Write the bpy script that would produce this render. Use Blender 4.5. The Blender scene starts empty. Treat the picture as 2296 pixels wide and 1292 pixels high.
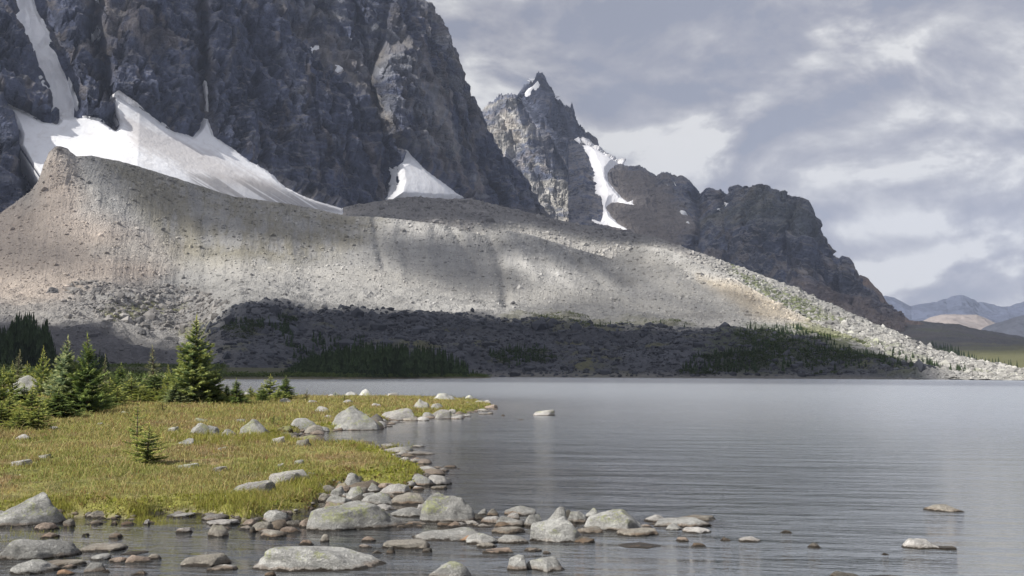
import bpy, math, random
import numpy as np
from mathutils import Matrix, Vector
rad = math.radians
scene = bpy.context.scene
COL = scene.collection
random.seed(7); RNG = np.random.default_rng(7)

# ------------------------------------------------------------------ camera
W0, H0, FPX = 2296.0, 1292.0, 2232.0
CAMZ = 2.0
PITCH, ROLL = 4.94, -0.28
R3 = (Matrix.Rotation(rad(90 + PITCH), 3, 'X') @ Matrix.Rotation(rad(ROLL) * -1, 3, 'Z'))
RN = np.array([[R3[i][j] for j in range(3)] for i in range(3)])
cam_d = bpy.data.cameras.new('camera'); cam = bpy.data.objects.new('camera', cam_d); COL.objects.link(cam)
cam_d.sensor_width = 36; cam_d.lens = 36 * FPX / W0
cam_d.clip_start = 0.1; cam_d.clip_end = 60000
cam.matrix_world = Matrix.Translation((0, 0, CAMZ)) @ R3.to_4x4()
scene.camera = cam

def ray(px, py):
    px = np.asarray(px, float); py = np.asarray(py, float)
    v = np.stack([(px - W0 / 2) / FPX, (H0 / 2 - py) / FPX, -np.ones_like(px)], -1)
    return v @ RN.T
def azte(px, py):
    r = ray(px, py); h = np.hypot(r[..., 0], r[..., 1])
    return np.arctan2(r[..., 0], r[..., 1]), r[..., 2] / h
def proj(P):
    v = (P - np.array([0, 0, CAMZ])) @ RN
    z = -v[..., 2]; z = np.where(np.abs(z) < 1e-6, 1e-6, z)
    return v[..., 0] / z * FPX + W0 / 2, H0 / 2 - v[..., 1] / z * FPX
def at_z(px, py, z=0.0):
    r = ray(px, py); t = (z - CAMZ) / r[..., 2]
    return np.stack([r[..., 0] * t, r[..., 1] * t], -1)

# ------------------------------------------------------------------ sun, sky, exposure
SUN = np.array([-0.66, -0.39, 0.65]); SUN /= np.linalg.norm(SUN)
sun_d = bpy.data.lights.new('sun', 'SUN'); sun_d.energy = 4.9; sun_d.angle = rad(0.5); sun_d.color = (1.0, 0.955, 0.88)
sun = bpy.data.objects.new('sun', sun_d); COL.objects.link(sun)
sun.rotation_euler = Vector(SUN.tolist()).to_track_quat('Z', 'Y').to_euler()
scene.view_settings.view_transform = 'Standard'; scene.view_settings.look = 'None'
scene.view_settings.exposure = 0.76; scene.view_settings.gamma = 1.0

class NB:                                     # tiny node-tree builder
    def __init__(s, tree): s.t = tree; s.n = tree.nodes; s.l = tree.links
    def new(s, typ, **kw):
        n = s.n.new(typ)
        for k, v in kw.items(): setattr(n, k, v)
        return n
    def put(s, sock, v):
        if isinstance(v, bpy.types.NodeSocket): s.l.new(v, sock)
        elif v is not None:
            try: sock.default_value = v
            except Exception: sock.default_value = tuple(v) + (1.0,) if len(v) == 3 else v
    def math(s, op, a, b=None, c=None, clamp=False):
        n = s.new('ShaderNodeMath', operation=op, use_clamp=clamp)
        s.put(n.inputs[0], a)
        if b is not None: s.put(n.inputs[1], b)
        if c is not None: s.put(n.inputs[2], c)
        return n.outputs[0]
    def vmath(s, op, a, b=None, out=0):
        n = s.new('ShaderNodeVectorMath', operation=op); s.put(n.inputs[0], a)
        if b is not None: s.put(n.inputs[1], b)
        return n.outputs['Value'] if out == 'v' else n.outputs[0]
    def scale(s, v, x, y, z): return s.vmath('MULTIPLY', v, (x, y, z))
    def noise(s, vec, sc, det=4, rough=.55, dist=0.0, typ=None):
        n = s.new('ShaderNodeTexNoise'); s.put(n.inputs['Vector'], vec)
        n.inputs['Scale'].default_value = sc; n.inputs['Detail'].default_value = det
        n.inputs['Roughness'].default_value = rough; n.inputs['Distortion'].default_value = dist
        return n.outputs['Fac']
    def voro(s, vec, sc, feat='F1', rnd=1.0):
        n = s.new('ShaderNodeTexVoronoi', feature=feat); s.put(n.inputs['Vector'], vec)
        n.inputs['Scale'].default_value = sc; n.inputs['Randomness'].default_value = rnd
        return n.outputs['Distance']
    def mr(s, v, a, b, c=0., d=1., smooth=True):
        n = s.new('ShaderNodeMapRange', interpolation_type='SMOOTHSTEP' if smooth else 'LINEAR')
        s.put(n.inputs['Value'], v)
        for k, x in zip(('From Min', 'From Max', 'To Min', 'To Max'), (a, b, c, d)): s.put(n.inputs[k], x)
        return n.outputs['Result']
    def mix(s, f, a, b, mode='MIX'):
        n = s.new('ShaderNodeMix', data_type='RGBA', blend_type=mode)
        s.put(n.inputs[0], f); s.put(n.inputs[6], c4(a)); s.put(n.inputs[7], c4(b)); return n.outputs[2]
    def bump(s, h, strength, dist, nrm=None):
        n = s.new('ShaderNodeBump'); n.inputs['Strength'].default_value = strength
        n.inputs['Distance'].default_value = dist; s.put(n.inputs['Height'], h)
        if nrm is not None: s.put(n.inputs['Normal'], nrm)
        return n.outputs[0]
def c4(c): return c if isinstance(c, bpy.types.NodeSocket) else tuple(c) + (1.0,)

world = bpy.data.worlds.new('World'); scene.world = world; world.use_nodes = True
nb = NB(world.node_tree); nb.n.clear()
tc = nb.new('ShaderNodeTexCoord').outputs['Generated']
sky = nb.new('ShaderNodeTexSky', sky_type='NISHITA', sun_disc=False)
sky.sun_elevation = math.asin(SUN[2]); sky.sun_rotation = math.atan2(SUN[0], SUN[1])
skyc = nb.vmath('MULTIPLY', sky.outputs[0], (.1, .1, .1))
# cloud cover, laid out by compass direction and height above the horizon
v1 = nb.scale(tc, 1.0, 1.0, 2.3)
n1 = nb.noise(v1, 3.6, 7, .56, .25)
n2 = nb.noise(nb.scale(tc, 1., 1., 1.9), 11.0, 7, .6, .3)
n3 = nb.noise(nb.scale(tc, 1., 1., 5.0), 7.0, 5, .55, .2); n4 = nb.noise(nb.scale(tc, 1., 1., 1.5), 26.0, 6, .6, .3)
def blob(px, py, sx, sz, wob=0.0):
    d = ray(px, py); d = d / np.linalg.norm(d)
    df = nb.vmath('SUBTRACT', tc, tuple(d)); df = nb.vmath('MULTIPLY', df, (1 / sx, 1 / sx, 1 / sz))
    l = nb.vmath('LENGTH', df, out='v')
    if wob: l = nb.math('ADD', l, nb.math('MULTIPLY', nb.math('SUBTRACT', n2, .5), wob))
    return nb.mr(l, 1.0, 0.0)
nA = nb.noise(nb.scale(tc, 1., 1., 1.7), 6.5, 8, .56, .25)
nB = nb.noise(nb.vmath('ADD', nb.scale(tc, 1., 1., 1.7), (-.012, 0, .03)), 6.5, 8, .56, .25)
rel = nb.math('SUBTRACT', nA, nB)
fac = nb.math('ADD', nb.math('MULTIPLY', nb.math('SUBTRACT', n1, .5), 1.1), .33)
fac = nb.math('ADD', fac, nb.math('MULTIPLY', nb.mr(nA, .46, .60), .32))
fac = nb.math('ADD', fac, nb.math('MULTIPLY', rel, 3.4))
fac = nb.math('ADD', fac, nb.math('MULTIPLY', nb.math('SUBTRACT', n2, .5), .55))
fac = nb.math('ADD', fac, nb.math('MULTIPLY', nb.math('SUBTRACT', n3, .5), .22))
fac = nb.math('ADD', fac, nb.math('MULTIPLY', nb.math('SUBTRACT', n4, .5), .26))
brk = nb.mr(nA, .34, .60, .15, 1.35)
for (px, py, sx, sz, w, a) in ((1540, 315, .08, .05, 1.8, .62), (1690, 330, .07, .03, 1.6, .25), (2230, 350, .14, .055, 1.6, .42),
                               (2230, 100, .19, .09, 1.4, .40), (1960, 330, .12, .05, 1.4, .22), (2060, 505, .12, .018, 1.6, .40),
                               (2120, 600, .16, .03, 1.8, .34), (1950, 610, .06, .03, 1.6, .25), (1040, 160, .2, .035, 1.2, .16),
                               (1620, 170, .26, .06, .8, -.34), (1200, 30, .25, .06, .8, -.20), (1330, 400, .1, .05, .6, -.16), (1280, 120, .2, .05, .8, -.18),
                               (1950, 450, .13, .025, .8, -.30), (1900, 560, .08, .02, .8, -.25), (2150, 660, .2, .016, .6, -.10)):
    fac = nb.math('ADD', fac, nb.math('MULTIPLY', nb.math('MULTIPLY', blob(px, py, sx * 1.15, sz * 1.15, w), a * 1.0), brk))
fac = nb.math('MAXIMUM', nb.math('MINIMUM', fac, 1.15), 0.0)
cr = nb.new('ShaderNodeValToRGB'); nb.put(cr.inputs[0], fac)
e = cr.color_ramp.elements
e[0].position = 0.0; e[0].color = (.315, .333, .405, 1)
e[1].position = 1.0; e[1].color = (.78, .78, .78, 1)
for p_, c_ in ((.25, (.37, .382, .445)), (.5, (.455, .462, .51)), (.75, (.59, .595, .62))):
    q = e.new(p_); q.color = c_ + (1,)
cloudc = cr.outputs[0]
gap = nb.math('MULTIPLY', nb.mr(fac, .15, .0), .08)
skyfin = nb.mix(gap, cloudc, skyc)
bg = nb.new('ShaderNodeBackground'); nb.put(bg.inputs[0], skyfin); bg.inputs[1].default_value = 0.63
wo = nb.new('ShaderNodeOutputWorld'); nb.l.new(bg.outputs[0], wo.inputs[0])

# ------------------------------------------------------------------ numpy noise
def _h(ix, iy, iz, s):
    h = (ix * np.int64(374761393) + iy * np.int64(668265263) + iz * np.int64(2147483647 // 3) + np.int64(s * 974711)) & 0xFFFFFFFF
    h = ((h ^ (h >> 13)) * np.int64(1274126177)) & 0xFFFFFFFF
    h = ((h ^ (h >> 16)) * np.int64(974634777)) & 0xFFFFFFFF
    return ((h ^ (h >> 15)) & 0xFFFFFF).astype(np.float32) / np.float32(0xFFFFFF)
def vn(p, s=0):
    i = np.floor(p).astype(np.int64); f = (p - i).astype(np.float32); u = f * f * f * (f * (f * 6 - 15) + 10)
    x, y, z = i[..., 0], i[..., 1], i[..., 2]; r = 0
    for dx in (0, 1):
        wx = u[..., 0] if dx else 1 - u[..., 0]
        for dy in (0, 1):
            wy = wx * (u[..., 1] if dy else 1 - u[..., 1])
            for dz in (0, 1):
                r = r + _h(x + dx, y + dy, z + dz, s) * wy * (u[..., 2] if dz else 1 - u[..., 2])
    return r * 2 - 1
def fbm(p, o=4, g=.5, s=0):
    a, t, n = 1.0, 0, 0
    for k in range(o):
        t = t + a * vn(p * 2.03 ** k + 17.3 * k, s + k); n += a; a *= g
    return t / n
def ridged(p, o=4, g=.5, s=0):
    a, t, n = 1.0, 0, 0
    for k in range(o):
        t = t + a * (1 - 2 * np.abs(vn(p * 2.03 ** k + 9.1 * k, s + k))); n += a; a *= g
    return t / n
def sm(x, a, b):
    t = np.clip((x - a) / (b - a), 0, 1); return t * t * (3 - 2 * t)
def A(*v): return np.array(v, float)
def dpoly(x, y, pts):                         # distance to an open line
    x = np.asarray(x, float); d = np.full(x.shape, 1e9)
    for (ax, ay), (bx, by) in zip(pts[:-1], pts[1:]):
        ex, ey = bx - ax, by - ay; L = ex * ex + ey * ey + 1e-9
        t = np.clip(((x - ax) * ex + (y - ay) * ey) / L, 0, 1)
        d = np.minimum(d, np.hypot(x - ax - t * ex, y - ay - t * ey))
    return d
def sdf(x, y, pts, margin=1e9):               # signed distance to a polygon, positive inside
    x = np.asarray(x, float); y = np.asarray(y, float)
    P = np.array(pts, float); shp = x.shape; x = x.ravel(); y = y.ravel()
    out = np.full(x.shape, -1e3)
    m = (x > P[:, 0].min() - margin) & (x < P[:, 0].max() + margin) & (y > P[:, 1].min() - margin) & (y < P[:, 1].max() + margin)
    if not m.any(): return out.reshape(shp)
    xx, yy = x[m], y[m]; d = dpoly(xx, yy, list(map(tuple, P)) + [tuple(P[0])]); ins = np.zeros(xx.shape, bool)
    for i in range(len(P)):
        ax, ay = P[i]; bx, by = P[(i + 1) % len(P)]
        c = (ay > yy) != (by > yy)
        with np.errstate(divide='ignore', invalid='ignore'):
            ins ^= c & (xx < (bx - ax) * (yy - ay) / (by - ay) + ax)
    out[m] = np.where(ins, d, -d); return out.reshape(shp)

# ------------------------------------------------------------------ mesh helpers
def make_mesh(name, V, F, col=None, smooth=False, mats=(), extra=None):
    V = np.asarray(V, np.float32).reshape(-1, 3); F = np.asarray(F, np.int32); k = F.shape[1]
    me = bpy.data.meshes.new(name)
    me.vertices.add(len(V)); me.vertices.foreach_set('co', V.ravel())
    me.loops.add(F.size); me.loops.foreach_set('vertex_index', F.ravel())
    me.polygons.add(len(F)); me.polygons.foreach_set('loop_start', np.arange(0, F.size, k, dtype=np.int32))
    me.polygons.foreach_set('loop_total', np.full(len(F), k, np.int32))
    me.polygons.foreach_set('use_smooth', np.full(len(F), bool(smooth)))
    if col is not None:
        c = np.ones((len(V), 4), np.float32); c[:, :3] = np.asarray(col).reshape(-1, 3)
        a = me.color_attributes.new('col', 'FLOAT_COLOR', 'POINT'); a.data.foreach_set('color', c.ravel())
    for nm, arr in (extra or {}).items():
        a = me.attributes.new(nm, 'FLOAT', 'POINT'); a.data.foreach_set('value', np.asarray(arr, np.float32).ravel())
    me.update(calc_edges=True); me.validate()
    for m in mats: me.materials.append(m)
    return me
def link(name, me, parent=None, loc=None):
    o = bpy.data.objects.new(name, me); COL.objects.link(o)
    if parent is not None: o.parent = parent
    if loc is not None: o.location = loc
    return o
def tag(o, label=None, cat=None, group=None, kind=None):
    if label: o['label'] = label
    if cat: o['category'] = cat
    if group: o['group'] = group
    if kind: o['kind'] = kind
    return o
def grid_faces(nr, nc):
    i = np.arange(nr - 1)[:, None] * nc + np.arange(nc - 1)[None]; i = i.ravel()
    return np.stack([i, i + 1, i + nc + 1, i + nc], 1)
def normals(P):
    a = np.gradient(P, axis=1); b = np.gradient(P, axis=0); n = np.cross(a, b)
    n /= np.linalg.norm(n, axis=-1, keepdims=True) + 1e-9
    s = np.where(np.sum(n * (A(0, 0, CAMZ) - P), -1, keepdims=True) < 0, -1, 1)
    return n * s

# ------------------------------------------------------------------ materials
def mat(name):
    m = bpy.data.materials.new(name); m.use_nodes = True; b = NB(m.node_tree); b.n.clear()
    o = b.new('ShaderNodeOutputMaterial'); p = b.new('ShaderNodeBsdfPrincipled')
    b.l.new(p.outputs[0], o.inputs[0]); p.inputs['Roughness'].default_value = .9
    p.inputs['Specular IOR Level'].default_value = .2
    b.out = o; b.p = p; return m, b
def attr(b, nm='col', f='Color'): 
    n = b.new('ShaderNodeAttribute', attribute_name=nm); return n.outputs[f]
def pos(b): return b.new('ShaderNodeNewGeometry').outputs['Position']

def terrain_mat(name, sc, var=.35, bump=.6, bd=1.5, cell=1.0, streak=False):
    m, b = mat(name); P = pos(b); c = attr(b)
    if streak:
        n1 = b.noise(b.scale(P, 1, 1, .22), sc * 1.3, 6, .65); n2 = b.noise(b.scale(P, .35, .35, 3.2), sc * 1.0, 5, .65, .4)
    else:
        n1 = b.noise(P, sc, 7, .68); n2 = b.noise(P, sc * .17, 5, .6)
    v = b.voro(P, sc * 2.2 * cell)
    k = b.math('ADD', b.math('MULTIPLY', b.math('SUBTRACT', n1, .5), 2 * var), b.math('MULTIPLY', b.math('SUBTRACT', n2, .5), 1.2 * var))
    k = b.math('ADD', b.math('ADD', k, b.math('MULTIPLY', b.math('SUBTRACT', v, .4), .5 * var)), 1.0)
    cc = b.vmath('MULTIPLY', c, b.new('ShaderNodeCombineXYZ').outputs[0])
    cx = cc.node.inputs[1].links[0].from_node
    for i in range(3): b.put(cx.inputs[i], k)
    b.put(b.p.inputs['Base Color'], cc)
    h = b.math('ADD', b.math('MULTIPLY', n1, 1.2), b.math('MULTIPLY', v, -.6))
    if streak: h = b.math('ADD', h, b.math('MULTIPLY', n2, .7))
    b.put(b.p.inputs['Normal'], b.bump(h, bump, bd)); return m
M_CLIFF = terrain_mat('cliff_rock', .09, .40, 1.0, 6., streak=True)
M_FARROCK = terrain_mat('far_rock', .06, .38, 1.0, 9., streak=True)
M_SCREE = terrain_mat('moraine_rubble', .30, .42, .9, 1.6)
M_RUBBLE = terrain_mat('dark_rubble', .22, .6, 1.0, 3.5)
M_FAR = terrain_mat('far_slopes', .012, .3, .5, 20.)

def snow_mat():
    m, b = mat('snow'); P = pos(b); c = attr(b)
    n = b.noise(b.scale(P, 1, .6, .35), .05, 6, .6, .6)
    b.put(b.p.inputs['Base Color'], b.mix(b.mr(n, .45, .75, 0, .35), c, (.50, .47, .45)))
    b.put(b.p.inputs['Normal'], b.bump(b.noise(P, .12, 5, .6), .5, 2.5)); b.p.inputs['Roughness'].default_value = .7
    return m
M_SNOW = snow_mat()

# ------------------------------------------------------------------ landform sheets
SHADE_PTS = []
class Sheet: pass
def sheet(name, rows, pxr, nu, nvs, disp=None, color=None, m=None, back=(300, .75, 14), prof=None, smooth=False,
          shade=None, snow=(), jag=0.0):
    """A landform as a strip of ground rising away from the lake: each row is a line on the land
    given as bearing, slope and distance; the last row is its crest, behind which it falls away."""
    a0, a1 = azte(A(pxr[0]), A(840))[0][0], azte(A(pxr[1]), A(840))[0][0]
    az = np.linspace(a0, a1, nu)
    RD, RZ = [], []
    for r in rows:
        r = np.array(r, float); a, te = azte(r[:, 0], r[:, 1]); o = np.argsort(a)
        D = np.interp(az, a[o], r[o, 2]); T = np.interp(az, a[o], te[o])
        RD.append(D); RZ.append(CAMZ + T * D)
    if jag:
        ua = np.stack([az * 210, 0 * az + 3.3, 0 * az], -1); jn = fbm(ua, 2, .5, 7) + .9 * np.abs(fbm(ua * 3.1, 3, .6, 8)) - .3 + .4 * fbm(ua * 9, 1, .5, 9)
    Ds, Zs, Ts = [], [], []
    for k in range(len(rows) - 1):
        s = np.linspace(0, 1, nvs[k], endpoint=(k == len(rows) - 2))[:, None]
        p = 1.0 if prof is None else prof[k]
        Ds.append(RD[k] + (RD[k + 1] - RD[k]) * s); Zs.append(RZ[k] + (RZ[k + 1] - RZ[k]) * s ** p); Ts.append(k + s + 0 * az)
    bd, bdrop, bn = back                       # the far side
    s = np.linspace(0, 1, bn + 1)[1:, None]
    Ds.append(RD[-1] + bd * s); Zs.append(RZ[-1] - np.maximum(RZ[-1] * bdrop, 2) * s ** 1.1); Ts.append(len(rows) - 1 + s + 0 * az)
    D = np.concatenate(Ds); Z = np.concatenate(Zs); T = np.concatenate(Ts)
    if jag:
        u_ = T - (len(rows) - 1); Z = Z + (jag * jn * RD[-1] / FPX)[None] * np.exp(-(u_ / np.where(u_ > 0, .25, .035)) ** 2)
    P0 = np.stack([D * np.sin(az), D * np.cos(az), Z], -1)
    S = Sheet(); S.T = T; S.nrow = len(rows) - 1
    px, py = proj(P0); N = normals(P0)
    S.N = N
    sd = np.full(px.shape, -1e3)
    for poly in snow: sd = np.maximum(sd, sdf(px, py, poly, 60))
    lo, hi = disp(P0, px, py, T) if disp else (0 * D, 0 * D)
    toC = A(0, 0, CAMZ) - P0; toC /= np.linalg.norm(toC, axis=-1, keepdims=True)
    S.low = P0 + toC * (lo * sm(T, 0, .25) if name == 'moraine' else lo)[..., None]
    P = S.low + N * (hi * (1 - .93 * sm(sd, -2, 7)))[..., None]
    S.P = P; S.px, S.py = px, py; S.name = name; S.n2 = normals(P)
    S.nu = nu; S.front = P.shape[0] - bn
    col = color(P, px, py, T, S.n2, P0) if color else np.full(P.shape, .3)
    me = make_mesh(name, P, grid_faces(*P.shape[:2]), col, smooth, [m])
    o = tag(link(name, me), kind='structure'); S.ob = o
    if shade is not None:
        f = slice(0, S.front); SHADE_PTS.append((P[f].reshape(-1, 3), np.clip(shade(px[f], py[f]), 0, 1).ravel()))
    return S
def mixc(a, b, f):
    f = np.asarray(f)[..., None]; return np.asarray(a) * (1 - f) + np.asarray(b) * f

def snowfield(S, poly, label, thick=6.0, step=.5, dirt=None, kk=.55, nz=2.2, base=(.88, .89, .92)):
    """a body of snow lying on a landform; its rim dips into the rock so the rock cuts its edge"""
    sd = sdf(S.px[:S.front], S.py[:S.front], poly, 40)
    r, c = np.where(sd > -6)
    if len(r) == 0: return None
    r0, r1, c0, c1 = max(r.min() - 1, 0), min(r.max() + 1, S.front - 1), max(c.min() - 1, 0), min(c.max() + 1, S.nu - 1)
    rr = np.arange(r0, r1 + 1e-6, step); cc = np.arange(c0, c1 + 1e-6, step)
    def samp(Aa):
        i = np.clip(np.floor(rr).astype(int), 0, Aa.shape[0] - 2); j = np.clip(np.floor(cc).astype(int), 0, Aa.shape[1] - 2)
        fi = (rr - i)[:, None, None]; fj = (cc - j)[None, :, None]
        a = Aa[i][:, j]; b = Aa[i + 1][:, j]; c_ = Aa[i][:, j + 1]; d = Aa[i + 1][:, j + 1]
        return (a * (1 - fi) + b * fi) * (1 - fj) + (c_ * (1 - fi) + d * fi) * fj
    L = samp(S.low); N = samp(S.N)
    px, py = proj(L); d = sdf(px, py, poly, 60) + nz * fbm(np.stack([px, py, 0 * px], -1) * .12, 3, .6, 5)
    k = L[..., 1:2] / 1500
    off = np.clip(d * kk, -5, thick) * k[..., 0] + .8 * fbm(L * .03, 3, .5, 9)
    P = L + N * off[..., None]
    F = grid_faces(*P.shape[:2]); keep = (d.ravel()[F] > -5).any(1); F = F[keep]
    used = np.unique(F); rm = np.zeros(P.shape[0] * P.shape[1], int); rm[used] = np.arange(len(used))
    col = np.zeros(P.shape) + A(*base)
    if dirt: col = dirt(col, px, py, P)
    Vt = P.reshape(-1, 3)[used]; F2 = rm[F]
    # underside so the snow is a solid body
    Vb = Vt - N.reshape(-1, 3)[used] * 9 * k.reshape(-1, 1)[used]
    E = np.concatenate([F2[:, [0, 1]], F2[:, [1, 2]], F2[:, [2, 3]], F2[:, [3, 0]]])
    key = np.sort(E, 1); key = key[:, 0].astype(np.int64) * len(used) + key[:, 1]
    _, inv, cnt = np.unique(key, return_inverse=True, return_counts=True); eb = E[cnt[inv] == 1]; n = len(Vt)
    sides = np.stack([eb[:, 1], eb[:, 0], eb[:, 0] + n, eb[:, 1] + n], 1)
    V = np.concatenate([Vt, Vb]); Fa = np.concatenate([F2, F2[:, ::-1] + n, sides])
    C = col.reshape(-1, 3)[used]
    return tag(link('snowfield', make_mesh('snowfield', V, Fa, np.concatenate([C, C]), True, [M_SNOW])), label, 'snow field')

# ------------------------------------------------------------------ outlines read on the land
MC = [(-500, 600), (-150, 520), (0, 480), (40, 450), (72, 428), (86, 405), (98, 372), (110, 342), (128, 327), (150, 333), (170, 350), (205, 349), (270, 362),
      (350, 385), (430, 411), (520, 440), (640, 456), (700, 467), (780, 485), (830, 486), (900, 492), (960, 500), (1020, 510), (1080, 528),
      (1110, 519), (1140, 517), (1200, 530), (1280, 555), (1370, 580), (1400, 562), (1430, 553), (1490, 558), (1560, 588), (1620, 612),
      (1700, 655), (1770, 695), (1830, 728), (1900, 752), (1980, 790), (2060, 822), (2110, 843), (2200, 850)]
LC = [(-500, 735), (0, 705), (120, 700), (250, 710), (330, 745), (400, 765), (460, 745), (500, 708), (540, 684), (600, 681), (640, 683), (700, 696), (800, 696),
      (900, 702), (1000, 707), (1200, 724), (1400, 738), (1640, 742), (1750, 752), (1830, 768), (1900, 778), (2000, 812), (2080, 838), (2110, 845), (2200, 850)]
MD = lambda x: np.interp(x, [-500, 0, 700, 1400, 1830, 2110, 2200], [1250, 1350, 1500, 1480, 1120, 700, 640])
def dpt(line, D): return [(x, y, D(x) if callable(D) else D) for x, y in line]
SHORE = [(x, 0, 0) for x in ()]
def shore_row(z=-1.5):
    out = []
    for x in np.linspace(-500, 2500, 60):
        y = np.interp(x, [-500, 1100, 2300, 2500], [841.0, 845.8, 852.5, 853.2])
        p = at_z(x, y, 0.0); D = float(np.hypot(*p)) * 1.0
        r = ray(x, y); 
        out.append((x, y + 1.2, D))
    return out
SR = shore_row()

def moraine_disp(P, px, py, T):
    D = np.hypot(P[..., 0], P[..., 1]); az = np.arctan2(P[..., 0], P[..., 1])
    up = sm(T, 1.9, 2.5)
    # rills run down the slope
    w = fbm(P * .005, 3, .5, 3); w2 = fbm(P * .004, 3, .5, 71)
    fl = np.stack([az * 62 + w * .5 - T * .25, T * .8, w2 * 1.5], -1)
    rill = ridged(fl, 5, .66, 11) * sm(w2, -.35, .35) * .7 + ridged(fl * A(3.1, 1, 1), 3, .6, 15) * .3
    edge = 1 - sm(T, 4.8, 5.0) * .6
    lo = 12 * fbm(P * .0045, 4, .5, 1) * (0.35 + up * .65) * sm(T, 0, .4) * edge
    hump = ridged(P * A(.012, .012, .012), 5, .6, 21)
    hi = up * edge * (rill * (1.5 + 1.6 * sm(T, 3.2, 4.2))) + 1.6 * fbm(P * .05, 4, .65, 5) + (1 - up) * sm(T, 0.02, .2) * (hump * 7 + fbm(P * .035, 4, .6, 8) * 5)
    # a few deep gullies
    for g, wd, dp in (([(1095, 520), (1110, 560), (1125, 610), (1135, 690)], 12, 9), ([(1010, 510), (1040, 560), (1070, 610)], 9, 5),
                      ([(1270, 560), (1300, 600), (1350, 640)], 9, 5), ([(1330, 575), (1370, 610), (1430, 650)], 9, 5), ([(840, 490), (845, 540), (860, 600)], 9, 5),
                      ([(1110, 740), (1000, 760), (960, 800)], 14, 6), ([(250, 745), (330, 790), (370, 840)], 16, 10)):
        lo = lo - 3.0 * dp * np.exp(-(dpoly(px, py, g) / wd) ** 2)
    for g, wd, dp in (([(1135, 517), (1165, 560), (1205, 620)], 16, 10), ([(955, 500), (962, 560), (975, 620)], 15, 8), ([(1185, 528), (1230, 575), (1290, 640)], 14, 8), ([(1430, 553), (1490, 600), (1560, 680)], 26, 12),
                      ([(880, 490), (888, 560), (900, 620)], 13, 7), ([(1300, 562), (1350, 610), (1410, 670)], 14, 8), ([(1550, 590), (1640, 650), (1740, 720)], 22, 8), ([(620, 455), (640, 520), (660, 580)], 16, 6), ([(420, 410), (430, 480), (450, 560)], 18, 6)):
        lo = lo + 1.6 * dp * np.exp(-(dpoly(px + 5 * w, py, g) / wd) ** 2)
    return lo, hi
OL = A(.135, .135, .072); GR = A(.105, .118, .052)
def moraine_col(P, px, py, T, n, P0):
    wob = 26 * fbm(P0 * .01, 4, .55, 40); x = px + wob; y = py + wob * .6
    c = np.zeros(P.shape) + A(.31, .305, .295)
    v = fbm(P0 * .016, 5, .6, 33); c = c * (1 + .32 * v)[..., None]
    red = sm(sdf(x, y, [(-400, 470), (60, 440), (100, 335), (135, 325), (165, 370), (190, 470), (420, 560), (330, 640), (200, 650), (120, 700), (-400, 730)], 300), -40, 50)
    c = mixc(c, A(.41, .335, .275) * 1.0, red * .65)
    pale = sm(sdf(x, y, [(200, 560), (500, 610), (900, 640), (1300, 690), (1650, 720), (1850, 740), (1600, 640), (1450, 560), (1380, 590), (1600, 700), (900, 610), (520, 590), (300, 540)], 200), -30, 20)
    c = mixc(c, A(.42, .405, .375), pale * .6)
    yel = sm(sdf(x, y, [(1560, 620), (1700, 650), (1820, 728), (1700, 715)], 100), -20, 20); c = mixc(c, A(.44, .375, .28), yel * .7)
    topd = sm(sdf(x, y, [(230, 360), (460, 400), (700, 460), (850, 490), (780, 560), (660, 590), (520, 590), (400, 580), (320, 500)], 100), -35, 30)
    st = ridged(np.stack([np.arctan2(P0[..., 0], P0[..., 1]) * 130, T * 2.2, 0 * T], -1), 4, .65, 61)
    c = c * (1 + .20 * (st + .3) * sm(T, 2.6, 3.6))[..., None]
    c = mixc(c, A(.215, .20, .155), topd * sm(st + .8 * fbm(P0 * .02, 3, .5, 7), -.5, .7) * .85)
    # dark blocky ground by the lake, its bluish shade deepened in the colour
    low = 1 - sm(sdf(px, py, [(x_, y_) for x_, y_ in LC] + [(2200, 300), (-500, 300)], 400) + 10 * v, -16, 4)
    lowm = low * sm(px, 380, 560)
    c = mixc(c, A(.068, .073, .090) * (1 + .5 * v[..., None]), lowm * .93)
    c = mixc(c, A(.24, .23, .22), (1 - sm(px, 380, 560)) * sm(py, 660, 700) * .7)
    gv = fbm(P0 * .018, 4, .6, 91); g2 = fbm(P0 * .08, 3, .6, 95)
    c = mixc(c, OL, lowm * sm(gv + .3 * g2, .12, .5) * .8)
    for poly, cc, a in (([(215, 700), (250, 690), (330, 680), (420, 690), (330, 715), (240, 725)], A(.20, .20, .09), .8),
                        ([(380, 740), (470, 735), (520, 760), (420, 775)], A(.13, .13, .07), .8),
                        ([(1150, 708), (1400, 722), (1560, 738), (1300, 742), (1130, 722)], OL, .55),
                        ([(1770, 735), (1830, 728), (1930, 755), (1990, 785), (1900, 775), (1800, 760)], A(.17, .18, .085), .8),
                        ([(1640, 745), (1760, 745), (1900, 775), (2000, 812), (2090, 842), (1650, 842), (1560, 800)], A(.07, .085, .045), .6)):
        d = sdf(x, y, poly, 60); c = mixc(c, cc, sm(d + 16 * g2, -8, 8) * a)
    hk = sm(sdf(px, py, [(-500, 738), (0, 722), (110, 732), (170, 730), (240, 748), (300, 790), (380, 790), (440, 800), (480, 860), (-500, 860)], 100) + 8 * v, -8, 8); c = mixc(c, A(.10, .10, .112) * (1 + .5 * v[..., None]), hk * .85)  # hillock darkened in its colour to deepen the shade on it
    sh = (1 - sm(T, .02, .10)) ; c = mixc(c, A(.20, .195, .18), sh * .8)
    return np.clip(c * .86, .02, .8)
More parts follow.
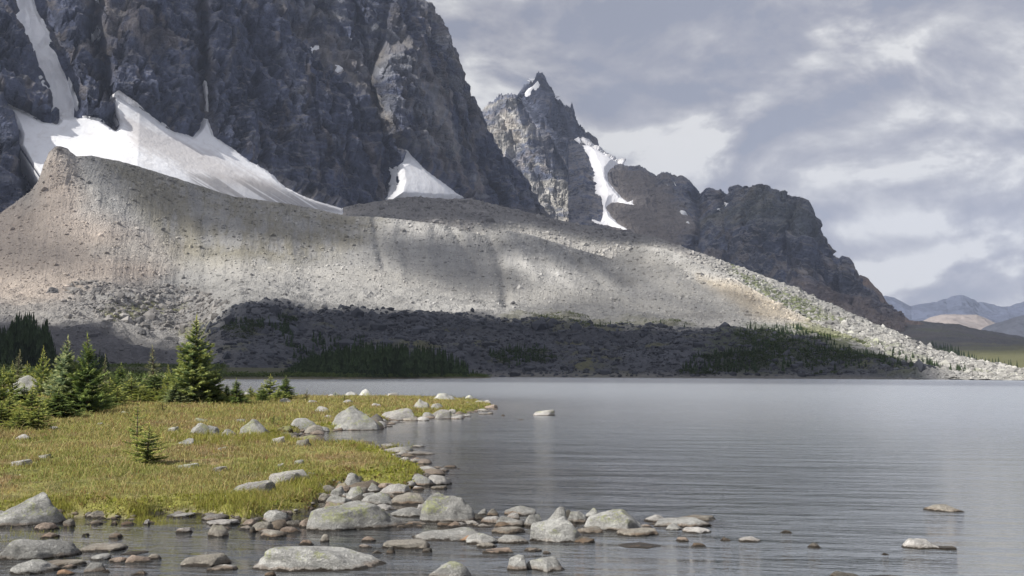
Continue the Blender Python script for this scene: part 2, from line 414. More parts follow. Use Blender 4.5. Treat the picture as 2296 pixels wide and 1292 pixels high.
def shade_moraine(px, py):
    w = 9 * fbm(np.stack([px, py, 0 * px], -1) * .012, 3, .5, 77); x = px + w; y = py + w * .5
    s = np.zeros(px.shape) + .06
    def add(poly, val, soft):
        nonlocal s
        s = np.maximum(s, val * sm(sdf(x, y, poly, 200), -soft, soft))
    add([(165, 330), (205, 340), (300, 355), (450, 400), (640, 446), (800, 477), (870, 490), (760, 545), (600, 548), (430, 520), (330, 480), (260, 430), (190, 410)], .90, 22)
    add([(-400, 300), (60, 300), (120, 420), (110, 520), (250, 570), (160, 620), (-400, 600)], .78, 35)
    add([(330, 430), (640, 470), (760, 520), (700, 560), (500, 545), (350, 500)], .45, 40)
    add([(780, 520), (900, 528), (1000, 530), (1075, 540), (1110, 600), (1150, 665), (1040, 665), (930, 620), (830, 560)], .96, 24)
    add([(1080, 520), (1200, 528), (1370, 578), (1400, 590), (1500, 620), (1640, 690), (1700, 728), (1600, 722), (1500, 675), (1400, 640), (1280, 600), (1180, 570), (1100, 580)], .97, 18)
    add([(1180, 690), (1340, 640), (1480, 690), (1700, 740), (1200, 740)], .74, 24)
    add([(160, 640), (320, 650), (430, 640), (560, 650), (700, 680), (500, 740), (300, 735), (160, 700)], .34, 30)
    add([(470, 770), (505, 715), (535, 690), (640, 687), (700, 695), (800, 697), (1000, 708), (1200, 724), (1400, 741), (1640, 750), (1760, 768), (1900, 785),
         (2000, 815), (2110, 860), (2110, 900), (-600, 900), (-600, 728), (120, 730), (180, 730), (245, 750), (310, 775), (420, 765)], .97, 9)
    return s

# lake-side rubble and the main lateral moraine, one rising ground
def off(line, dy, D): return [(x, y + dy(x) if callable(dy) else y + dy, D(x) if callable(D) else D) for x, y in line]
LD = lambda x: np.interp(x, [-500, 400, 1200, 1750, 2110, 2200], [840, 870, 900, 860, 640, 610])
def blend(la, lb, t, D):
    xs = sorted(set([x for x, _ in la] + [x for x, _ in lb]))
    return [(x, np.interp(x, *zip(*la)) * (1 - t) + np.interp(x, *zip(*lb)) * t, D(x)) for x in xs]
MCs = [(x_, float(np.mean(np.interp(np.linspace(x_ - 130, x_ + 130, 21), *zip(*MC))))) for x_ in range(-500, 2201, 45)]
MCh = [(x_, .35 * float(np.interp(x_, *zip(*MC))) + .65 * float(np.interp(x_, *zip(*MCs)))) for x_ in range(-500, 2201, 12)]
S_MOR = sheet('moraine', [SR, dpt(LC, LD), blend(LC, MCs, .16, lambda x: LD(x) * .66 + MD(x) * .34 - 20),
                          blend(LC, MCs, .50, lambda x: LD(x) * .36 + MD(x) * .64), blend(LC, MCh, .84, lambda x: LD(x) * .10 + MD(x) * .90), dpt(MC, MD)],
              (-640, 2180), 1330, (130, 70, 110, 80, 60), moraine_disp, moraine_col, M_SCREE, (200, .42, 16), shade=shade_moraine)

# the long moraine behind, running down to the right-hand shore
EC = [(500, 470), (700, 470), (790, 462), (880, 447), (930, 441), (1000, 447), (1050, 446), (1100, 457), (1150, 469), (1300, 504), (1420, 524), (1470, 532), (1520, 550), (1600, 578),
      (1700, 614), (1800, 655), (1870, 688), (1950, 722), (2020, 757), (2100, 788), (2180, 808), (2296, 830), (2450, 846)]
ED = lambda x: np.interp(x, [500, 1400, 1800, 2100, 2296, 2450], [2050, 2050, 1650, 1150, 850, 700])
EB = [(500, 560, 1650), (1000, 560, 1680), (1400, 620, 1650), (1700, 700, 1300), (1830, 760, 1130), (2000, 815, 760), (2110, 848.5, 640), (2200, 853, 590), (2300, 854, 575), (2450, 855, 560)]
def e_disp(P, px, py, T):
    lo = 9 * fbm(P * .006, 4, .5, 2); az = np.arctan2(P[..., 0], P[..., 1])
    d = dpoly(px, py, [(960, 485), (1000, 490), (1050, 497), (1090, 520)])
    lo = lo + 14 * np.exp(-(d / 14) ** 2) - 8 * np.exp(-(dpoly(px, py, [(1100, 500), (1250, 535), (1400, 580)]) / 20) ** 2)
    hi = 3 * ridged(np.stack([az * 80, T * 3, 0 * T], -1), 3, .6, 4) + 1.5 * fbm(P * .05, 4, .65, 5) + sm(px, 1450, 1700) * 3.0 * ridged(P * .03, 4, .65, 6)
    return lo, hi * (1 - .75 * sm(px, 2050, 2150))
def e_col(P, px, py, T, n, P0):
    v = fbm(P0 * .013, 5, .6, 13); c = (np.zeros(P.shape) + A(.245, .235, .228)) * (1 + .3 * v)[..., None]
    c = mixc(c, A(.34, .335, .315), sm(px, 1500, 1700)); c = mixc(c, A(.34, .33, .31), sm(sdf(px, py, [(1060, 505), (1180, 500), (1330, 535), (1470, 545), (1600, 600), (1400, 640), (1060, 560)], 100), -8, 8) * .8); g = fbm(P0 * .03, 4, .6, 18)  # second mix: sunlit strip under the crest put in as paler colour
    for poly, a in (([(1640, 600), (1760, 655), (1850, 700), (1900, 730), (1860, 735), (1740, 690), (1660, 640)], .9),
                    ([(1850, 735), (2000, 780), (2140, 830), (2296, 838), (2296, 845), (2000, 820)], .5)):
        c = mixc(c, A(.155, .175, .085), sm(sdf(px, py, poly, 60) + 20 * g, -6, 8) * a)
    return np.clip(c * .86, .02, .8)
def e_shade(px, py):
    w = 4 * fbm(np.stack([px, py, 0 * px], -1) * .012, 3, .5, 78); x = px + w; y = py + w * .5
    s = np.zeros(px.shape) + .03
    for poly, val, soft in (([(400, 420), (930, 430), (1150, 455), (1420, 510), (1560, 560), (1460, 552), (1330, 548), (1180, 508), (1080, 518), (980, 498), (800, 520), (400, 600)], .97, 9),):
        s = np.maximum(s, val * sm(sdf(x, y, poly, 200), -soft, soft))
    return s
S_E = sheet('rear_moraine', [EB, dpt(EC, ED)], (560, 2440), 850, (200,), e_disp, e_col, M_SCREE, (300, .3, 12), prof=(1.0,), shade=e_shade)

# ------------------------------------------------------------------ the great cliff
FC = [(-500, 250), (-100, -20), (0, -70), (200, -100), (300, -130), (430, -110), (560, -130), (700, -110), (800, -70), (880, -40), (935, -6), (950, 8), (962, 14), (975, 30), (990, 45), (1000, 62),
      (1004, 90), (1018, 108), (1020, 140), (1030, 160), (1040, 178), (1046, 205), (1060, 222), (1064, 240), (1078, 268), (1084, 290), (1100, 318), (1118, 340), (1150, 382),
      (1180, 428), (1200, 458), (1216, 487), (1240, 520)]
FB = [(-500, 640), (0, 560), (300, 500), (800, 540), (1000, 520), (1240, 560)]
FDc = lambda x: np.interp(x, [-500, 0, 500, 900, 1240], [1950, 2080, 2360, 2640, 2950])
FDb = lambda x: np.interp(x, [-500, 0, 500, 900, 1240], [1560, 1650, 1850, 2250, 2750])
SN1 = [(22, -20), (48, 50), (55, 95), (75, 135), (92, 165), (108, 200), (112, 240), (125, 262), (128, 275), (168, 272), (172, 228), (160, 195), (150, 170), (136, 140), (128, 120), (112, 105), (113, 75), (95, 50), (85, 20), (75, -20)]
SN2 = [(4, 232), (20, 236), (60, 255), (92, 272), (125, 276), (128, 264), (195, 262), (225, 268), (258, 292), (262, 284), (250, 262), (254, 216), (268, 205), (285, 218), (318, 240), (345, 262), (380, 290), (428, 304),
       (442, 288), (452, 262), (468, 266), (480, 305), (520, 330), (560, 360), (596, 380), (640, 418), (690, 442), (735, 456), (770, 466), (778, 486), (770, 520), (640, 520), (520, 510), (430, 480), (340, 450), (250, 430), (200, 430), (150, 430), (118, 440), (104, 428), (84, 412), (66, 385), (48, 355), (36, 335), (40, 310), (30, 285), (18, 262)]
SN3a = [(453, 178), (462, 182), (465, 205), (452, 206)]
SN3b = [(452, 210), (464, 212), (466, 245), (463, 262), (453, 258), (450, 235)]
SN4 = [(893, 334), (912, 333), (925, 350), (950, 375), (985, 402), (1020, 428), (1054, 450), (1000, 456), (930, 452), (876, 450), (888, 410), (882, 372), (900, 362), (902, 345)]
SN5 = [(193, -10), (210, 18), (220, 12), (216, -10)]; SN6 = [(211, 64), (220, 60), (223, 72), (214, 78)]
SN7a = [(745, 146), (756, 150), (772, 162), (762, 164)]; SN7b = [(706, 102), (712, 106), (716, 115), (709, 112)]
def massif_disp(P, px, py, T):
    t = np.clip(T, 0, 1); q = P * A(1, 1, .32)
    lo = 60 * fbm(q * .0035, 4, .5, 2) + 42 * ridged(P * A(.0075, .0075, .0014), 3, .55, 91)
    def push(poly, m_, soft): 
        return m_ * sm(sdf(px + 10 * wob, py + 10 * wob2, poly, 120), -soft, soft)
    wob = fbm(P * .008, 4, .6, 31); wob2 = fbm(P * .008, 4, .6, 32)
    lo = lo + push([(455, 250), (462, -300), (590, -300), (606, 0), (655, 62), (700, 100), (760, 165), (825, 220), (865, 285), (892, 330), (880, 380), (885, 450), (860, 700), (470, 700)], 85, 12)
    lo = lo + push([(845, 260), (838, 170), (868, 108), (915, 108), (945, 150), (970, 220), (1005, 300), (1035, 380), (1050, 460), (1050, 700), (890, 700), (890, 330)], 150, 14)
    lo = lo + push([(258, 700), (262, 280), (240, 160), (222, 60), (225, -300), (425, -300), (440, 0), (446, 120), (448, 700)], 70, 12)
    lo = lo + push([(180, 260), (150, 130), (110, 0), (100, -300), (190, -300), (200, 60), (222, 180), (250, 270)], 50, 10)
    lo = lo + push([(-500, 240), (-500, -300), (20, -300), (50, 80), (100, 190), (112, 262), (60, 250), (0, 228)], 60, 10)
    lo = lo + push([(-500, 235), (0, 240), (30, 300), (38, 345), (40, 420), (60, 500), (-500, 700)], 90, 12)
    def gul(line, w_, dp): return -dp * np.exp(-(dpoly(px + 8 * wob, py, line) / w_) ** 2)
    for g in (([(210, -100), (202, 70), (228, 175), (256, 285)], 16, 60), ([(40, -100), (90, 120), (135, 230), (150, 280)], 34, 60), ([(440, -100), (450, 80), (456, 180), (462, 300)], 12, 60),
              ([(960, 120), (990, 230), (1040, 330), (1110, 470)], 20, 60), ([(770, -50), (800, 90), (835, 170), (845, 250)], 12, 60), ([(860, 0), (850, 80), (842, 160)], 9, 40),
              ([(560, 60), (575, 200), (590, 380)], 9, 26), ([(690, 190), (700, 300), (715, 430)], 8, 26), ([(770, 200), (800, 320), (820, 440)], 8, 26), ([(340, 40), (350, 180), (360, 290)], 8, 26),
              ([(1010, 110), (1020, 190), (1060, 290)], 9, 26), ([(640, -80), (720, 40), (790, 140)], 12, 40), ([(1090, 330), (1130, 400), (1170, 480)], 8, 20)):
        lo = lo + gul(*g)
    flat = np.maximum(sm(sdf(px, py, SN2, 60), -10, 14), sm(sdf(px, py, SN4, 90), -38, 22))
    lo = lo * (1 - .75 * np.exp(-((T - 1) / .10) ** 2)) * (1 - sm(T, 1, 1.6) * .7)
    base_lo = 40 + 25 * fbm(P * .003, 2, .5, 77) + 130 * sm(py, 250, 470); lo = lo * (1 - flat) + base_lo * flat
    z = P[..., 2] + 26 * fbm(P * .004, 3, .5, 12)
    fr = z / 31.0; st = (fr - np.floor(fr)); strat = (sm(st, .0, .8) - st) * 16
    hi = 25 * ridged(P * A(.014, .014, .0030), 4, .50, 41) + 8 * ridged(P * A(.045, .045, .012), 4, .6, 47) + strat * 1.1 + 4 * fbm(P * .06, 3, .6, 3) - 16 * sm(ridged(P * A(.030, .030, .0045), 3, .55, 67), .45, .8)
    return lo, hi * (1 - .35 * np.exp(-((T - 1) / .03) ** 2))
def rock_cols(P, px, py, n, P0, s=1.0, dark=(.070, .082, .128), brown=(.165, .138, .118), light=(.215, .222, .245), lb=0.):
    a = fbm(P0 * A(.005, .005, .003) / s, 5, .6, 51); b = fbm(P0 * A(.02, .02, .0032) / s, 4, .65, 55); c_ = fbm(P0 * A(.006, .006, .045) / s, 4, .6, 57)
    c = np.zeros(P.shape) + A(*dark)
    c = mixc(c, A(*brown), sm(a * .8 + b * .8, .22, .72) * .42)
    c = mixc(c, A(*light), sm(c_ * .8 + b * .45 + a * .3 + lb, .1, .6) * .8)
    f = fbm(P0 * A(.05, .05, .014) / s, 4, .7, 59); v = fbm(P0 * A(.028, .028, .0035) / s, 4, .65, 63); g = fbm(P0 * A(.11, .11, .045) / s, 2, .6, 65); cr = sm(ridged(P0 * A(.030, .030, .0045) / s, 3, .55, 67), .45, .8)
    tan = sm(fbm(P0 * A(.04, .04, .0045) / s, 3, .6, 69) + .7 * a, .22, .5); c = mixc(c, A(.23, .195, .16), tan * .42)
    zs = P0[..., 2] / s + 14 * a; lines = np.sin(zs * .62 + 3 * b) * sm(vn(P0 * .006 / s, 5), -.3, .4)
    c = c * (1.12 + .7 * f + .7 * v + .45 * g + .22 * lines)[..., None].clip(.3, 2.4) * (1 - .5 * cr)[..., None]
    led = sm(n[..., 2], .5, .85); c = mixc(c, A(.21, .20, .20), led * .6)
    return c
def massif_col(P, px, py, T, n, P0):
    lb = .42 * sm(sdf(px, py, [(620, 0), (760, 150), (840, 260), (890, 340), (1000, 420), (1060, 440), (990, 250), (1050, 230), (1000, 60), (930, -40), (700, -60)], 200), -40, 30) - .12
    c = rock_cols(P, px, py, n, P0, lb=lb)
    gl = np.minimum(dpoly(px, py, [(215, -50), (235, 90), (250, 170)]), dpoly(px, py, [(447, -50), (458, 120), (462, 300)]))
    gl = np.minimum(gl, dpoly(px, py, [(680, 60), (740, 110), (830, 210)])); gl = np.minimum(gl, dpoly(px, py, [(870, 40), (855, 120)]))
    c = mixc(c, A(.24, .215, .195), np.exp(-(gl / 16) ** 2) * .65 * sm(fbm(P0 * .02, 3, .6, 5), -.5, .4))
    wv = 6 * fbm(P0 * .01, 3, .6, 88)
    for ln, wd, am in (([(600, 0), (655, 58), (720, 110), (765, 165), (830, 220), (872, 290), (892, 335)], 8, .7), ([(840, 170), (868, 112), (915, 112), (945, 150)], 9, .75), ([(845, 180), (838, 250), (862, 300)], 8, .6),
                       ([(620, 0), (700, 40), (790, 60)], 6, .5), ([(930, 0), (985, 60), (1010, 130), (1050, 230), (1075, 300)], 12, .55), ([(960, 300), (1010, 340), (1040, 400)], 8, .4), ([(560, 0), (520, 90), (500, 180)], 5, .4),
                       ([(300, 0), (270, 40), (232, 90)], 8, .55), ([(700, 190), (672, 260), (640, 300)], 5, .4), ([(860, 200), (920, 190), (960, 230)], 6, .4), ([(60, 60), (120, 70), (135, 110)], 9, .4), ([(890, 60), (905, 130)], 6, .5)):
        c = mixc(c, A(.27, .25, .225), np.exp(-((dpoly(px + wv, py + wv, ln)) / wd) ** 2) * am * sm(fbm(P0 * .03, 3, .65, 5), -.5, .35))  # pale debris ledges; the lit right edge is put into the colour
    c = mixc(c, A(.26, .24, .215), sm(py, 455, 500) * .7 * (px > 700))
    return np.clip(c, .03, .7)
def massif_shade(px, py):
    s = np.zeros(px.shape) + .42; w = 8 * fbm(np.stack([px, py, 0 * px], -1) * .02, 3, .5, 79)
    for q, vv in (([(470, 250), (470, -300), (560, -300), (585, 10), (650, 80), (720, 140), (790, 200), (850, 270), (888, 340), (876, 380), (878, 450), (860, 700), (480, 700)], .92),
              ([(262, 700), (264, 280), (245, 160), (235, 60), (290, 0), (290, -300), (425, -300), (438, 0), (446, 120), (446, 700)], .93), ([(185, 262), (150, 150), (135, 70), (170, 30), (190, 70), (212, 180), (245, 285), (250, 300)], .9),
              ([(-500, 700), (-500, -300), (20, -300), (50, 80), (100, 190), (114, 266), (60, 250), (10, 235), (40, 360), (60, 560)], .93), ([(640, -300), (680, 0), (790, 60), (815, 150), (830, 60), (820, -300)], .7),
              ([(935, 115), (960, 200), (1000, 280), (1045, 340), (1060, 470), (1230, 520), (1180, 420), (1120, 350), (1060, 270), (1010, 250), (975, 170)], .96), ([(900, 340), (960, 330), (1020, 390), (1060, 470), (900, 470)], .75)):
        s = np.maximum(s, vv * sm(sdf(px + w, py + w, q, 200), -9, 9))
    for q in (SN1, SN2, SN4): s = s * (1 - .95 * sm(sdf(px, py, q, 60), -12, 10))
    return s
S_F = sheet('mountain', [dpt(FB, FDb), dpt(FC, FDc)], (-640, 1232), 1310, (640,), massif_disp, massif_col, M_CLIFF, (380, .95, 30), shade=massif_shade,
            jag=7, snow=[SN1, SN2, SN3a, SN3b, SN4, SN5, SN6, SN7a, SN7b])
def dirt2(c, px, py, P):
    f = fbm(P * A(.02, .02, .05), 4, .6, 3); lines = ridged(np.stack([(px - py * 1.3) * .01, (py - px * .62) * .085, 0 * px], -1), 4, .6, 8)
    d1 = sm(sdf(px, py, [(420, 395), (560, 408), (680, 450), (760, 480), (700, 480), (560, 465), (430, 430)], 60) + 12 * lines, -10, 10)
    c = mixc(c, A(.25, .24, .245), d1 * (.85 - .5 * sm(lines, .2, .6)))
    d2 = sm(sdf(px, py, [(260, 260), (340, 300), (470, 350), (620, 430), (560, 420), (420, 390), (300, 330)], 60) + 14 * lines + 8 * f, -10, 14)
    c = mixc(c, A(.48, .445, .43), d2 * .6)
    return c
snowfield(S_F, SN1, 'steep white glacier tongue filling the gully at the far left of the great cliff', 8)
snowfield(S_F, SN2, 'widest snowfield, streaked with grit, along the foot of the great dark cliff', 7, dirt=dirt2)
snowfield(S_F, SN3a, 'short upper plug of snow in the narrow gully above the widest snowfield', 7, kk=2.2, nz=.9, step=.34)
snowfield(S_F, SN3b, 'longer lower sliver of snow in the narrow gully above the widest snowfield', 7, kk=2.2, nz=.9, step=.34)
snowfield(S_F, SN4, 'white triangular snow fan against the right foot of the great dark cliff', 8)
snowfield(S_F, SN5, 'small snow patch cut by the top edge of the photo beside the glacier gully', 7, kk=2.2, nz=.9, step=.34)
snowfield(S_F, SN6, 'tiny round snow spot high on the cliff right of the glacier gully', 7, kk=2.2, nz=.9, step=.34)
snowfield(S_F, SN7a, 'thin slanting snow streak on the ledge in the middle of the great cliff', 7, kk=2.2, nz=.9, step=.34)
snowfield(S_F, SN7b, 'tiny snow fleck above the slanting snow streak on the cliff ledge', 7, kk=2.2, nz=.9, step=.34)

# ------------------------------------------------------------------ the spire
GC = [(1030, 300), (1078, 252), (1090, 240), (1105, 228), (1118, 212), (1123, 209), (1132, 214), (1146, 212), (1158, 214), (1166, 202), (1185, 186), (1200, 176), (1208, 166), (1214, 165), (1222, 178), (1232, 200), (1242, 220), (1256, 222),
      (1266, 234), (1276, 238), (1284, 232), (1290, 262), (1304, 288), (1312, 300), (1330, 304), (1339, 334), (1341, 380), (1344, 430), (1350, 470), (1356, 505)]
GB = [(1030, 540), (1360, 545)]
SPS = [(1168, 215), (1182, 203), (1198, 190), (1205, 180), (1207, 188), (1196, 202), (1180, 214)]
SPS2 = [(1230, 224), (1240, 226), (1258, 242), (1268, 252), (1252, 246)]
def spire_disp(P, px, py, T):
    wob = fbm(P * .006, 4, .6, 31)
    lo = 50 * fbm(P * A(.003, .003, .0012), 4, .5, 6)
    for g, w_, dp in (([(1150, 215), (1190, 270), (1230, 340), (1290, 420), (1330, 500)], 12, 110), ([(1110, 240), (1150, 330), (1180, 420), (1210, 500)], 9, 50), ([(1160, 330), (1210, 400), (1250, 500)], 9, 50),
                      ([(1240, 230), (1270, 300), (1310, 380)], 10, 50)):
        lo = lo - dp * np.exp(-(dpoly(px + 8 * wob, py, g) / w_) ** 2)
    lo = lo + 120 * sm(sdf(px, py, [(1075, 250), (1120, 212), (1150, 222), (1200, 300), (1260, 380), (1330, 500), (1200, 560), (1060, 540)], 100), -12, 16)
    lo = lo * (1 - .98 * np.exp(-((T - 1) / .08) ** 2))
    z = P[..., 2] + 26 * fbm(P * .004, 3, .5, 12); fr = z / 60.0; st = fr - np.floor(fr)
    hi = 40 * ridged(P * A(.010, .010, .0025), 4, .55, 141) + 14 * ridged(P * A(.04, .04, .015), 4, .6, 7) + 8 * (sm(st, 0, .8) - st)
    return lo, hi * (1 - .93 * np.exp(-((T - 1) / .04) ** 2))
def spire_col(P, px, py, T, n, P0):
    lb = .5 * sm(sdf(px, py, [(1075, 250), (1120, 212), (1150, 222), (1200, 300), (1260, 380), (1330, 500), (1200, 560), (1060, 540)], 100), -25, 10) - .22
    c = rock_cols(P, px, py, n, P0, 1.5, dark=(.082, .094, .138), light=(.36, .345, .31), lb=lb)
    return np.clip(c, .03, .7)
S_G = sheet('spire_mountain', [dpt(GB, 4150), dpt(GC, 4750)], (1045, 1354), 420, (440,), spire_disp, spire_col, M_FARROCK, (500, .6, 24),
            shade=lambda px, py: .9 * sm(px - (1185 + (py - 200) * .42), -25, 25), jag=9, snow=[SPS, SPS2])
snowfield(S_G, SPS, 'dusting of snow on the left edge of the pointed spire summit', 5, kk=.4)
snowfield(S_G, SPS2, 'thin snow line on the right shoulder below the pointed summit', 5, kk=.4)

# ------------------------------------------------------------------ ridge to the right of the spire and its dark headland
HC = [(1270, 322), (1303, 322), (1330, 334), (1352, 346), (1385, 368), (1415, 371), (1440, 374), (1452, 383), (1472, 397), (1484, 385), (1492, 383), (1510, 392), (1528, 391), (1545, 402), (1562, 430), (1570, 434), (1580, 424), (1592, 422),
      (1608, 428), (1626, 441), (1634, 438), (1648, 428), (1658, 421), (1668, 428), (1680, 425), (1690, 416), (1706, 414), (1722, 418), (1742, 428), (1760, 441), (1790, 445), (1802, 449), (1808, 475), (1820, 510), (1826, 520), (1838, 546),
      (1850, 572), (1872, 582), (1888, 588), (1900, 612), (1925, 640), (1942, 662), (1960, 690), (1990, 712), (2030, 730)]
HB = [(1270, 560), (1500, 620), (1700, 680), (1900, 760), (2030, 790)]
HDc = lambda x: np.interp(x, [1270, 1550, 1700, 1830, 2030], [3900, 3700, 3200, 3000, 2700])
HDb = lambda x: np.interp(x, [1270, 1500, 1700, 1900, 2030], [2950, 2700, 2450, 2300, 2200])
SH1 = [(1302, 325), (1322, 326), (1352, 342), (1390, 366), (1374, 380), (1364, 392), (1366, 408), (1378, 424), (1392, 442), (1408, 452), (1424, 447), (1422, 458), (1432, 466), (1398, 464), (1372, 460), (1362, 468), (1372, 486),
       (1392, 505), (1418, 519), (1404, 526), (1360, 512), (1322, 500), (1324, 488), (1346, 498), (1350, 480), (1344, 440), (1334, 400), (1318, 360)]
SHs = [([(1487, 418), (1496, 420), (1504, 428), (1490, 424)], 'small snow fleck under the first jagged knob right of the spire'),
       ([(1506, 408), (1512, 412), (1520, 424), (1514, 424)], 'narrow slanting snow streak on the jagged knob right of the spire'),
       ([(1628, 458), (1646, 459), (1640, 474), (1626, 472)], 'white snow patch under the dip left of the dark headland, the upper of two'),
       ([(1602, 474), (1622, 474), (1632, 484), (1612, 482)], 'white snow patch under the dip left of the dark headland, the lower of two'),
       ([(1578, 499), (1590, 496), (1602, 499), (1590, 501)], 'thin flat snow streak low left of the dark headland'),
       ([(1520, 478), (1530, 479), (1546, 487), (1528, 486)], 'slim snow streak on the grey slope left of the dark headland'),
       ([(1534, 501), (1540, 502), (1550, 508), (1540, 507)], 'tiny snow fleck below the slim streak on the grey slope')]
def h_disp(P, px, py, T):
    wob = fbm(P * .005, 4, .6, 31)
    lo = 55 * fbm(P * A(.0028, .0028, .0016), 4, .5, 16)
    cl = sm(px, 1560, 1640)
    for g, w_, dp in (([(1720, 440), (1680, 500), (1640, 570), (1610, 640)], 12, 50), ([(1790, 460), (1760, 560), (1790, 640)], 10, 40), ([(1565, 440), (1580, 500), (1560, 560)], 14, 70), ([(1630, 440), (1620, 480), (1580, 540)], 12, 50),
                      ([(1850, 590), (1870, 640), (1900, 700)], 9, 30)):
        lo = lo - dp * np.exp(-(dpoly(px + 8 * wob, py, g) / w_) ** 2)
    lo = lo * (1 - .8 * np.exp(-((T - 1) / .08) ** 2))
    z = P[..., 2] + 30 * fbm(P * .003, 3, .5, 12); fr = z / 48.0; st = fr - np.floor(fr)
    hi = (.45 + .55 * cl) * 36 * ridged(P * A(.010, .010, .003), 4, .55, 241) + (.5 + .5 * cl) * 11 * ridged(P * A(.035, .035, .018), 4, .6, 8) + 12 * cl * (sm(st, 0, .8) - st)
    return lo, hi * (1 - .93 * np.exp(-((T - 1) / .035) ** 2))
def h_col(P, px, py, T, n, P0):
    c = rock_cols(P, px, py, n, P0, 1.6, dark=(.062, .074, .115), brown=(.125, .108, .105), light=(.15, .152, .165), lb=-.15)
    g = fbm(P0 * .008, 4, .6, 9)
    sl = sm(sdf(px, py, [(1370, 380), (1450, 390), (1530, 470), (1560, 520), (1480, 560), (1350, 540), (1360, 470)], 100) + 20 * g, -20, 20)
    c = mixc(c, A(.19, .17, .16), sl * .8)
    c = mixc(c, A(.10, .11, .09), sm(sdf(px, py, [(1570, 510), (1700, 430), (1800, 460), (1820, 540), (1700, 520)], 100) + 25 * g, -20, 20) * .45)
    c = mixc(c, A(.19, .15, .13), sm(sdf(px, py, [(1780, 640), (1880, 660), (2040, 735), (2040, 800), (1800, 800)], 100) + 20 * g, -20, 25) * .65)
    return np.clip(c, .03, .7)
S_H = sheet('ridge_mountain', [dpt(HB, HDb), dpt(HC, HDc)], (1275, 2025), 760, (330,), h_disp, h_col, M_FARROCK, (600, .6, 24),
            shade=lambda px, py: .88 - .55 * sm(sdf(px, py, SH1, 60), -14, 10), jag=4.5, snow=[SH1] + [a for a, _ in SHs])
snowfield(S_H, SH1, 'long bright snow tongue coming down between the spire and the dark ridge', 8, base=(.84, .84, .87))
for a_, l_ in SHs: snowfield(S_H, a_, l_, 7, kk=2.5, nz=.9, step=.34)

# pale crag behind the dip in the ridge
PC = [(1620, 450), (1632, 440), (1640, 430), (1648, 432), (1654, 422), (1662, 426), (1668, 424), (1676, 436), (1690, 450)]
sheet('pale_crag', [[(1615, 480, 4300), (1700, 480, 4300)], dpt(PC, 4500)], (1621, 1690), 70, (40,),
      lambda P, px, py, T: (0 * T, 18 * ridged(P * .012, 4, .6, 3)), lambda P, px, py, T, n, P0: rock_cols(P, px, py, n, P0, 1.5, light=(.4, .37, .33), lb=.4), M_FARROCK, (300, .6, 8))
# brown shoulder behind the headland
IC = [(1870, 640), (1900, 622), (1912, 618), (1930, 617), (1944, 624), (1958, 640), (1975, 655), (1985, 676), (2010, 700), (2040, 718), (2090, 736), (2150, 750)]
S_I = sheet('brown_hill', [[(1860, 790, 2500), (2150, 790, 2300)], dpt(IC, lambda x: np.interp(x, [1870, 2150], [3300, 2700]))], (1872, 2145), 200, (110,),
      lambda P, px, py, T: (15 * fbm(P * .005, 4, .5, 5), (12 * ridged(P * A(.01, .01, .008), 4, .6, 3)) * (1 - .5 * np.exp(-((T - 1) / .05) ** 2))),
      lambda P, px, py, T, n, P0: np.clip(mixc(np.zeros(P.shape) + A(.21, .155, .13), A(.11, .105, .11), sm(fbm(P0 * .01, 4, .6, 4), -.1, .5) * .8), .03, .6), M_FARROCK, (500, .6, 12),
      shade=lambda px, py: 0 * px + .8)
# dark low ridge and green valley floor on the right
KC = [(1880, 700), (2000, 722), (2060, 722), (2150, 730), (2200, 742), (2296, 757), (2420, 770), (2600, 785)]
KB = [(1880, 820, 1250), (2100, 826, 1150), (2300, 836, 1000), (2600, 845, 900)]
KM = [(1880, 790, 1600), (2100, 785, 1500), (2200, 783, 1500), (2300, 786, 1450), (2600, 800, 1400)]
def k_col(P, px, py, T, n, P0):
    v = fbm(P0 * .006, 5, .6, 4); c = mixc(np.zeros(P.shape) + A(.085, .085, .09), A(.125, .11, .105), sm(v, -.1, .5) * .8)
    c = mixc(c, A(.095, .105, .065), sm(fbm(P0 * .012, 4, .6, 14), 0, .5) * .6)
    g = sm(py + 14 * v, 772, 790); c = mixc(c, A(.15, .15, .07), g * sm(px, 2040, 2180))
    return np.clip(c, .02, .6)
S_K = sheet('valley_ground', [KB, KM, dpt(KC, 3200)], (1885, 2560), 300, (60, 90), lambda P, px, py, T: (12 * fbm(P * .004, 4, .5, 5), 6 * ridged(P * .02, 4, .6, 3) * sm(T, .8, 1.2)),
      k_col, M_SCREE, (700, .5, 12), shade=lambda px, py: .9 - .55 * sm(py, 785, 800))
# far ranges, the dark ones carrying missing cloud shade in their colour
J1 = [(1940, 690), (1975, 668), (1985, 664), (2005, 668), (2025, 678), (2042, 688), (2070, 684), (2100, 680), (2125, 674), (2140, 666), (2155, 662), (2172, 672), (2190, 684), (2212, 687), (2240, 692), (2265, 690), (2300, 676), (2400, 640), (2560, 620)]
sheet('far_mountain', [[(1900, 770, 6500), (2600, 790, 6500)], dpt(J1, 9000)], (1930, 2550), 420, (120,),
      lambda P, px, py, T: (0 * T, 130 * ridged(P * .0011, 5, .55, 3) * (1 - .85 * np.exp(-((T - 1) / .08) ** 2))),
      lambda P, px, py, T, n, P0: np.clip((np.zeros(P.shape) + A(.055, .065, .10)) * (1 + .5 * fbm(P0 * .003, 4, .6, 2))[..., None], .03, .5), M_FAR, (900, .6, 10))
J2 = [(2060, 724), (2085, 712), (2110, 706), (2150, 705), (2190, 706), (2215, 716), (2240, 728), (2270, 745), (2296, 760)]
